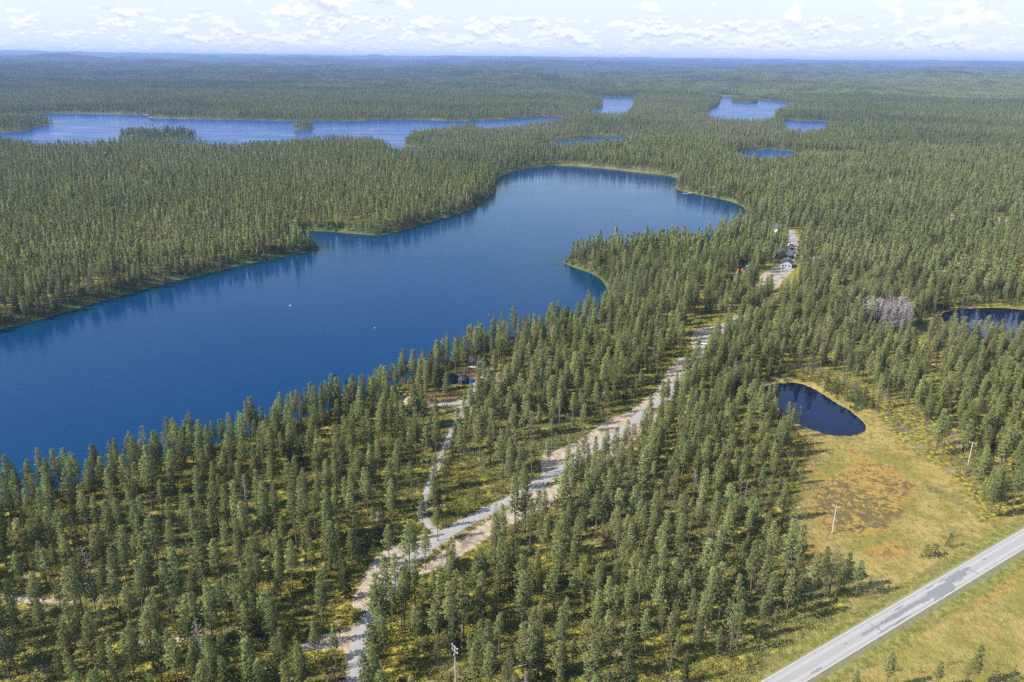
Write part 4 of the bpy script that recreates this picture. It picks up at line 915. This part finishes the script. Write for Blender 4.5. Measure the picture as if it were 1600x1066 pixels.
def house(name, label, x, y, rz, w_, l_, h_, rh, wall, roof, wins=((-1, -.3), (-1, .3), (1, 0)), over=.5, chimney=True, porch=False, door_side=-1, group=None):
    """gabled house: w_ across, l_ along the ridge (local y); wins = (side, position along) pairs; side -2 and 2 are the gables"""
    t = thing(name, label, 'house' if w_ > 3.5 else 'shed', (x, y, ground_z(x, y)-.1), rz, group)
    a, b = w_/2, l_/2
    MB().box(-a-.06, a+.06, -b-.06, b+.06, -.6, .35).build('foundation', M['stone'], t)
    MB().poly([(-a, -b, .35), (a, -b, .35), (a, b, .35), (-a, b, .35), (-a, -b, h_), (a, -b, h_), (a, b, h_), (-a, b, h_), (0, -b, h_+rh), (0, b, h_+rh)],
              [(0, 1, 5, 8, 4), (2, 3, 7, 9, 6), (1, 2, 6, 5), (3, 0, 4, 7), (3, 2, 1, 0)]).build('wall', wall, t)
    sl_ = rh/a; ov = over; th = .16
    rf = MB()
    for s in (-1, 1):
        x0, x1 = 0, s*(a+ov); z0, z1 = h_+rh+.05, h_-ov*sl_+.05
        pts = [(x0, -b-ov, z0), (x1, -b-ov, z1), (x1, b+ov, z1), (x0, b+ov, z0)]; pts += [(p[0], p[1], p[2]+th) for p in pts]
        F = [(0, 1, 2, 3), (7, 6, 5, 4), (0, 4, 5, 1), (1, 5, 6, 2), (2, 6, 7, 3), (3, 7, 4, 0)]
        rf.poly(pts, F if s < 0 else [f[::-1] for f in F])
    ro = rf.build('roof', roof, t)
    if chimney: MB().box(.2, .8, b*.2, b*.2+.6, h_+rh*.5, h_+rh+.9).build('chimney', M['stone'], ro)
    MB().tube([(0, -b-ov, h_+rh+th+.06), (0, b+ov, h_+rh+th+.06)], [.09, .09], 6).build('ridge_cap', M['darkroof'], ro)
    for sd_, q in wins:
        ww, wh, zc = .55, .62, 1.55+.25
        if abs(sd_) == 1: c_ = (sd_*a, q*l_, zc); ax = (0, 1)
        else: c_ = (q*w_, (sd_/2)*b, zc); ax = (1, 0)
        n = (1 if sd_ > 0 else -1)
        fr = MB(); pn = MB()
        if ax[1]:
            fr.box(min(c_[0], c_[0]+n*.06), max(c_[0], c_[0]+n*.06), c_[1]-ww-.1, c_[1]+ww+.1, zc-wh-.1, zc+wh+.1); pn.box(min(c_[0]+n*.06, c_[0]+n*.075), max(c_[0]+n*.06, c_[0]+n*.075), c_[1]-ww, c_[1]+ww, zc-wh, zc+wh)
        else:
            fr.box(c_[0]-ww-.1, c_[0]+ww+.1, min(c_[1], c_[1]+n*.06), max(c_[1], c_[1]+n*.06), zc-wh-.1, zc+wh+.1); pn.box(c_[0]-ww, c_[0]+ww, min(c_[1]+n*.06, c_[1]+n*.075), max(c_[1]+n*.06, c_[1]+n*.075), zc-wh, zc+wh)
        f_ = fr.build('window', M['whitewall'], t); pn.build('pane', M['glass'], f_)
    y0 = door_side*b; s = 1 if door_side > 0 else -1
    d_ = MB().box(-a*.55-.45, -a*.55+.45, min(y0, y0+s*.07), max(y0, y0+s*.07), .36, 2.35).build('door', M['darkwood'], t)
    MB().box(-a*.55+.3, -a*.55+.38, min(y0+s*.07, y0+s*.13), max(y0+s*.07, y0+s*.13), 1.3, 1.36).build('handle', M['steel'], d_)
    if porch:
        p_ = MB().box(-a, a, -b-2.2, -b-.002, .1, .3); p_.build('terrace', M['palewood'], t)
        for q in (-a+.1, a-.22): MB().box(q, q+.12, -b-2.1, -b-1.98, .3, h_-.2).build('post', M['whitewall'], t)
    return t

house('house', 'grey house with dark roof on the bright sand by the gravel road, the front one', 192.5, 546.5, math.radians(-22), 7.5, 9.5, 3.3, 2.0, M['greywall'], M['darkroof'], ((-2, -.05), (-2, .28), (1, 0), (1, .3), (-1, 0)), porch=False)
house('house', 'house with dark blue-black roof directly behind the grey house', 200.5, 575, math.radians(62), 7.5, 11.5, 2.9, 2.9, M['darkwood'], M['darkroof'], ((1, 0), (-1, .2), (2, 0)))
house('house', 'white house with steep dark roof among pines beyond the grey houses', 223, 671, math.radians(38), 8, 9.5, 3.6, 3.4, M['whitewall'], M['darkroof'], ((-2, 0), (-2, .3), (1, 0), (-1, .2)))
house('log_cabin', 'small log cabin with dark roof and ochre gable beside the sand yard', 157.5, 526, math.radians(-48), 6.5, 9, 2.8, 1.7, M['ochrewall'], M['darkroof'], ((-2, .2), (-1, 0), (1, 0)))
house('log_cabin', 'dark-roofed cabin half hidden by pines, lower of the two beside the sand yard', 145, 505, math.radians(-35), 6.5, 8, 2.8, 1.8, M['darkwood'], M['darkroof'], ((-2, .2), (-1, 0)))
house('shed', 'tiny white shed with dark roof on a sandy spot east of the houses', 220, 571, math.radians(-15), 3.2, 3.2, 2.5, .8, M['whitewall'], M['darkroof'], (), .3, False)
house('lake_house', 'dark cabin with pale terrace on the slope above the far lake shore', 229, 946, math.radians(-30), 9, 13, 3.2, 2.4, M['darkwood'], M['darkroof'], ((-2, -.1), (-2, .25), (-1, .2), (-1, -.2)), porch=True)
house('shed', 'lone small white-walled shed with pale roof deep in the forest', 450.9, 964.4, math.radians(20), 6, 8, 3, 1.5, M['whitewall'], M['greywall'], ((-2, 0),), .4, False)
house('cabin', 'small grey cabin glimpsed in the forest near the boggy lake inlet', 613, 1290, math.radians(10), 7, 9, 3, 2, M['greywall'], M['darkroof'], ((-2, 0),))

def lodge(label, x, y, rz, flip=1):
    """two rounded tarred lobes grown together, like an upturned nut, with a glazed opening"""
    t = thing('black_lodge', label, 'cabin', (x, y, ground_z(x, y)-.15), rz, 'black rounded lodges near the lake')
    nu, nv = 22, 12; V = []
    for i in range(nu+1):
        s = i/nu; xx = -5.6+11.2*s
        lobe = max(math.sqrt(max(0, 1-((xx+2.5)/3.3)**2)), .93*math.sqrt(max(0, 1-((xx-2.6)/3.1)**2)))
        for j in range(nv+1):
            a = math.pi*j/nv; wob = 1+.035*math.sin(i*2.3+j*1.7)+(.03 if (i % 2) else 0)
            V.append((xx, math.cos(a)*3.0*lobe*wob*flip, math.sin(a)**.85*3.9*lobe*wob if 0 < j < nv else -.2))
    F = [(i*(nv+1)+j, (i+1)*(nv+1)+j, (i+1)*(nv+1)+j+1, i*(nv+1)+j+1) for i in range(nu) for j in range(nv)]
    me = mesh('shell', V, F if flip < 0 else [f[::-1] for f in F]); link('shell', me, [M['darkwood']], t)
    for i in range(2, nu-1, 2):                          # overlapping courses of tarred boards
        r_ = MB(); r_.tube([(V[i*(nv+1)+j][0], V[i*(nv+1)+j][1]*1.015, V[i*(nv+1)+j][2]*1.015) for j in range(nv+1)], [.10]*(nv+1), 4, False); r_.build('rib', M['ridge'], t)
    w_ = MB().box(-3.6, -1.3, -3.35, -2.2, .3, 2.5).build('window', M['darkroof'], t)
    MB().box(-3.45, -1.45, -3.37, -3.352, .5, 2.35).build('pane', M['glass'], w_)
    d_ = MB().box(1.9, 2.9, -3.1, -2.1, .2, 2.3).build('door', M['darkroof'], t); MB().box(2.7, 2.78, -3.16, -3.102, 1.1, 1.2).build('handle', M['steel'], d_)
    MB().tube([(2.6, .6, 3.2), (2.6, .6, 4.6)], [.12, .12], 8).build('flue', M['steel'], t)
    MB().box(-4.2, 3.4, -4.9, -3.4, .05, .22).build('terrace', M['palewood'], t)
lodge('black rounded lodge nearest the red car, with a blue tarpaulin at its end', -24, 328, math.radians(-12))
lodge('black rounded lodge between the other two, above a brown peat slope', -15.5, 349.5, math.radians(-30))
lodge('black rounded lodge with pale ends almost hidden by lakeside pines', 2.6, 381, math.radians(-14))

def power_pole(label, x, y, rz, h_=9.9, double=False):
    t = thing('power_pole', label, 'power pole', (x, y, ground_z(x, y)), rz, 'wooden power poles')
    MB().tube([(0, 0, -.5), (0, 0, h_)], [.17, .11], 10).build('pole', M['pole'], t)
    for k in range(2 if double else 1):
        z = h_-.35-k*1.1; c_ = MB().box(-1.15, 1.15, -.09, .09, z, z+.16).build('crossarm', M['steel'], t)
        for q in (-1.02, 1.02) if k else (-1.02, 0, 1.02):
            MB().tube([(q, 0, z+.162), (q, 0, z+.24), (q, 0, z+.26), (q, 0, z+.36), (q, 0, z+.42)], [.03, .03, .10, .09, .04], 8).build('insulator', M['insul'], c_)
    for s in (-1, 1): MB().tube([(0, .13, h_-1.1), (s*.75, .13, h_-.30)], [.03, .03], 5).build('brace', M['steel'], t)
    if double:
        MB().box(-.16, .16, -.42, -.13, h_-2.6, h_-2.1).build('switch_box', M['steel'], t)
power_pole('grey wooden power pole standing alone in the open bog', 98.3, 210.2, math.radians(-35), 9.6)
power_pole('wooden power pole at the far bog edge in front of tall pines', 163.1, 253.8, math.radians(-35), 9.4)
power_pole('power pole with two pale arms among pines at the bottom edge of the photo', -12.2, 146.0, math.radians(-50), 10.5, True)

def car(label, x, y, rz, paint, L=4.4, Wd=1.8, H_=1.5, van=False, lift=0.0):
    t = thing('parked_car', label, 'car', (x, y, ground_z(x, y)+lift), rz)
    def prof(pts, hw, name, mt, par):
        n = len(pts); V = [(px_, -hw, pz_) for px_, pz_ in pts]+[(px_, hw, pz_) for px_, pz_ in pts]
        F = [tuple(range(n)), tuple(range(2*n-1, n-1, -1))]+[(i, n+i, n+(i+1) % n, (i+1) % n) for i in range(n)]
        return link(name, mesh(name, V, F), [mt], par)
    b = L/2
    body = prof([(-b, .35), (b, .35), (b+.03, .62), (b-.12, .82), (b-1.1, .93), (-b+.25, .98), (-b, .85)], Wd/2, 'body', paint, t)
    if van: prof([(-b+.05, .93), (b-1.3, .93), (b-1.75, H_), (-b+.15, H_)], Wd/2-.12, 'cabin', paint, t); prof([(b-1.9, 1.0), (b-1.36, 1.0), (b-1.7, H_-.1), (-b+.7, H_-.1), (-b+.5, 1.0)], Wd/2-.105, 'window', M['glass'], t)
    else: prof([(-b+.5, .93), (b-1.25, .93), (b-2.0, H_), (-b+1.0, H_)], Wd/2-.14, 'cabin', paint, t); prof([(-b+.68, .98), (b-1.5, .98), (b-2.08, H_-.08), (-b+1.08, H_-.08)], Wd/2-.125, 'window', M['glass'], t)
    for sx_ in (-b+.8, b-.85):
        for sy_ in (-1, 1):
            y0, y1 = sy_*(Wd/2-.16), sy_*(Wd/2+.02); wh = MB().tube([(sx_, y0, .33), (sx_, y1, .33)], [.33, .33], 14).build('wheel', M['tyre'], t)
            MB().tube([(sx_, y1, .33), (sx_, y1+sy_*.01, .33)], [.2, .2], 10).build('rim', M['steel'], wh)
    for sy_ in (-1, 1):
        MB().box(b-.02, b+.04, min(sy_*.5, sy_*.78), max(sy_*.5, sy_*.78), .62, .76).build('headlight', M['whitewall'], t)
        MB().box(-b-.02, -b+.02, min(sy_*.55, sy_*.8), max(sy_*.55, sy_*.8), .7, .85).build('tail_light', M['signred'], t)
car('bright red car parked on the gravel yard near the black lodges', -32.6, 305.4, math.radians(-28), M['red'], lift=.14)
car('pale silver van parked in shade beside the gravel road', 96.8, 381.0, math.radians(-20), M['whitecar'], 4.9, 1.9, 1.9, True, lift=.16)
car('dark blue car parked on the road between the houses', 214.5, 600, math.radians(10), M['bluecar'], lift=.16)
car('white van parked on the road behind the dark-roofed house', 217.5, 612, math.radians(5), M['whitecar'], 5.2, 2.0, 2.1, True, lift=.16)

# blue tarpaulin leaning on the first lodge
tz_ = ground_z(-18.6, 326)
tag(MB().poly([(-18.9, 325.2, tz_+.1), (-17.4, 326.0, tz_+.1), (-17.1, 327.4, tz_+2.5), (-18.3, 326.9, tz_+2.5), (-18.95, 325.3, tz_+.02), (-17.45, 326.1, tz_+.02), (-17.15, 327.5, tz_+2.42), (-18.35, 327.0, tz_+2.42)],
    [(0, 1, 2, 3), (7, 6, 5, 4), (0, 4, 5, 1), (1, 5, 6, 2), (2, 6, 7, 3), (3, 7, 4, 0)]).build('tarpaulin', M['blue'], None), 'bright blue tarpaulin leaning on the end of a black lodge', 'tarpaulin')

def buoy(label, x, y, mt, s=1.0):
    t = thing('mooring_buoy', label, 'buoy', (x, y, -4.05)); t.scale = (s, s, s)
    V = MB().tube([(0, 0, -.3), (0, 0, -.15), (0, 0, .15), (0, 0, .42), (0, 0, .62), (0, 0, .72)], [.2, .42, .55, .5, .3, .1], 12); V.build('float', mt, t, True)
    MB().tube([(0, 0, .7), (0, 0, .95)], [.05, .05], 6).build('eye_post', M['steel'], t)
buoy('white buoy on the blue lake, the larger and farther out', -132.2, 454.0, M['whitewall'], .95)
buoy('small white buoy on the blue lake closer to the pine shore', -75.3, 413.9, M['whitewall'], .65)
buoy('tiny reddish buoy on the lake off the pine-covered shore', -13.5, 439.7, M['signred'], .7)

# jetty and boat below the lake house
_mp = LK['main'][1]; _j = int(np.argmin(np.hypot(_mp[:, 0]-203, _mp[:, 1]-896))); JX, JY = map(float, _mp[_j])
t = thing('wooden_jetty', 'pale wooden jetty at the foot of the cabin slope on the far shore', 'jetty', (JX, JY, -4.0), math.radians(215))
for k in range(8): MB().box(k*1.0-1, k*1.0-.06, -.9, .9, .45, .55).build('plank', M['palewood'], t)
for q in (-.85, .77): MB().box(-1.0, 7.0, q, q+.08, .3, .448).build('beam', M['palewood'], t)
for k in (0, 3, 6):
    for q in (-.7, .7): MB().tube([(k, q, -1.5), (k, q, .3)], [.08, .08], 6).build('pile', M['palewood'], t)
t = thing('rowing_boat', 'small white rowing boat moored beside the pale jetty', 'boat', (JX-8.2, JY-3.2, -4.05), math.radians(170))
V = []; n = 9
for i in range(n):
    s = i/(n-1); w_ = .75*math.sin(math.pi*min(1, .12+s*.88))**.6; sheer = .45+.2*abs(s-.45)
    V += [(-2.2+4.4*s, -w_, sheer), (-2.2+4.4*s, -w_*.7, .05), (-2.2+4.4*s, 0, -.08), (-2.2+4.4*s, w_*.7, .05), (-2.2+4.4*s, w_, sheer)]
F = [(i*5+j, i*5+j+1, (i+1)*5+j+1, (i+1)*5+j) for i in range(n-1) for j in range(4)]+[(0, 1, 2, 3, 4), (44, 43, 42, 41, 40)]
link('hull', mesh('hull', V, F), [M['whitewall']], t)
for q in (-1.0, .4): MB().box(q, q+.3, -.62, .62, .3, .34).build('thwart', M['palewood'], t)

def boulder(label, x, y, s, seed):
    import bmesh
    bm = bmesh.new(); bmesh.ops.create_icosphere(bm, subdivisions=2, radius=1); rs_ = random.Random(seed)
    k = [rs_.uniform(.6, 1.2) for _ in range(6)]
    for v in bm.verts:
        f = 1+.16*math.sin(v.co.x*3+k[0]*9)+.14*math.sin(v.co.y*4+k[1]*9)+.1*math.sin(v.co.z*5+k[2]*7); v.co = Vector((v.co.x*k[3], v.co.y*k[4], v.co.z*.65))*f*s
    me = bpy.data.meshes.new('boulder'); bm.to_mesh(me); bm.free(); o = link('boulder', me, [M['stone']]); o.location = (x, y, ground_z(x, y)+s*.2)
    tag(o, label, 'boulder', 'boulders beside the track to the lodges')
boulder('largest pale boulder on the sandy patch beside the lodge track', -6.6, 334.5, 1.15, 1)
boulder('smaller pale boulder below the largest one beside the lodge track', -7.6, 328.0, .9, 2)
boulder('low grey boulder at the end of the lodge track', -3.2, 337.5, .7, 3)

def log_(label, x, y, rz, L, rad=.14, mt='palewood', grp=None):
    o = thing('fallen_log', label, 'log', (x, y, ground_z(x, y)+rad), rz, grp)
    MB().tube([(-L/2, 0, 0), (-L/6, .08, .03), (L/6, -.05, .02), (L/2, 0, 0)], [rad, rad*.9, rad*.7, rad*.35], 7).build('stem', M[mt], o)
    for q in (-.1, .12, .3): MB().tube([(L*q, 0, 0), (L*q+.4, .5*(1 if q > 0 else -1), .3)], [.04, .015], 4).build('branch_stub', M[mt], o)
log_('pale fallen trunk lying among the pines near the bottom pole', 4, 152, math.radians(20), 7.5)
log_('bleached fallen trunk on the floor below the brown clearing', -55.0, 140.0, math.radians(-65), 5.0)
log_('slanting pale fallen trunk in the open strip left of the gravel road bend', 34.5, 285.0, math.radians(50), 6)
log_('fallen grey trunk on the heath of the lakeside stand', -95, 175, math.radians(5), 6, .13, 'greybark')
log_('short fallen trunk between the roads in dappled shade', 25, 160, math.radians(65), 5.5)

def post(name, label, x, y, h_, mt, plate=None, cat='post', group=None):
    t = thing(name, label, cat, (x, y, ground_z(x, y)), math.radians(20), group)
    MB().tube([(0, 0, -.2), (0, 0, h_)], [.07, .06], 8).build('post', M[mt], t)
    if plate: MB().box(-plate[0], plate[0], -.10, -.065, h_-plate[1], h_).build('plate', M[plate[2]], t)
    MB().tube([(0, 0, h_), (0, 0, h_+.05)], [.085, .085], 8).build('cap', M[mt], t)
post('info_sign', 'small white sign on the wide sand verge of the gravel road', 15.0, 259.5, 1.6, 'whitewall', (.7, .8, 'whitewall'), 'sign')
post('small_sign', 'small pale sign at the tip of the bushes by the bright sand clearing', -43.1, 164.6, 1.7, 'pole', (.32, .35, 'whitewall'), 'sign')
post('marker_post', 'red marker post on the brown ground beside the gravel road', -38.2, 187.4, 1.1, 'signred', None, 'post', 'marker posts beside the gravel road')
post('marker_post', 'blue marker post next to a red one beside the gravel road', -37.1, 188.0, 1.3, 'blue', None, 'post', 'marker posts beside the gravel road')
post('marker_post', 'small blue marker post at the edge of the sand verge', 48.5, 291.5, 1.1, 'blue', None, 'post', 'marker posts beside the gravel road')
for k, (x, y) in enumerate([(-12.2, 341.0), (-13.6, 339.6)]):
    post('garden_lamp', ['white garden lamp on the peat slope under a black lodge', 'shorter pale lamp beside the white one on the peat slope'][k], x, y, [1.5, 1.0][k], 'whitewall', (.25, .4, 'whitewall'), 'lamp')

# small digger and timber pile by the yard
t = thing('mini_excavator', 'small orange excavator beside a pile of sawn timber near the lake', 'excavator', (-44.6, 311.0, ground_z(-44.6, 311)), math.radians(30))
for s in (-.75, .75): MB().tube([(-1.1, s-.18, .3), (-1.1, s+.18, .3)], [.3, .3], 10).box(-1.1, 1.1, s-.18, s+.18, .02, .6).tube([(1.1, s-.18, .3), (1.1, s+.18, .3)], [.3, .3], 10).build('track', M['tyre'], t)
MB().box(-1.1, .7, -.75, .75, .65, 1.25).build('body', M['steel'], t)
MB().box(-.2, .65, -.65, .35, 1.25, 2.4).build('cab', M['orange'], t); MB().box(.652, .67, -.55, .25, 1.4, 2.25).build('window', M['glass'], t)
bo = MB().tube([(.7, .5, 1.0), (1.7, .5, 2.6), (2.5, .5, 2.5)], [.12, .11, .1], 6).build('boom', M['orange'], t)
MB().tube([(2.5, .5, 2.5), (3.1, .5, 1.1)], [.09, .08], 6).build('dipper_arm', M['orange'], bo); MB().poly([(2.8, .2, .5), (3.4, .2, .6), (3.3, .2, 1.1), (2.8, .8, .5), (3.4, .8, .6), (3.3, .8, 1.1)], [(0, 1, 2), (5, 4, 3), (0, 3, 4, 1), (0, 2, 5, 3)]).build('bucket', M['steel'], bo)
t = thing('timber_pile', 'pile of pale sawn timber beside the small orange excavator', 'timber pile', (-42.0, 307.5, ground_z(-42, 307.5)), math.radians(-15))
for k in range(4):
    for j in range(6-k): MB().box(-2.4, 2.4, -1.5+j*.5+k*.25, -1.08+j*.5+k*.25, .05+k*.3, .33+k*.3).build('plank', M['palewood'], t)
post('utility_box', 'grey electric cabinet on the sand beside the houses', 209, 583, 1.2, 'steel', (.4, 1.0, 'greywall'), 'cabinet')

# ------------------------------------------------------------------ air
me = mesh('haze', *(lambda b: (b.V, b.F))(MB().box(-48000, 48000, -3000, 48000, -9, 268)))
hz = link('haze', me, (), None, kind='stuff'); hz['label'] = 'thin blue air that fades the far forest'; hz['category'] = 'haze'
hm = bpy.data.materials.new('haze'); hm.use_nodes = True; t = NT(hm.node_tree); t.n.clear()
pv_ = t.node('ShaderNodeVolumePrincipled'); pv_.inputs['Color'].default_value = (.34, .52, 1, 1); pv_.inputs['Density'].default_value = 5.5e-5; pv_.inputs['Anisotropy'].default_value = .1
t.l.new(pv_.outputs[0], t.node('ShaderNodeOutputMaterial').inputs['Volume']); me.materials.append(hm)
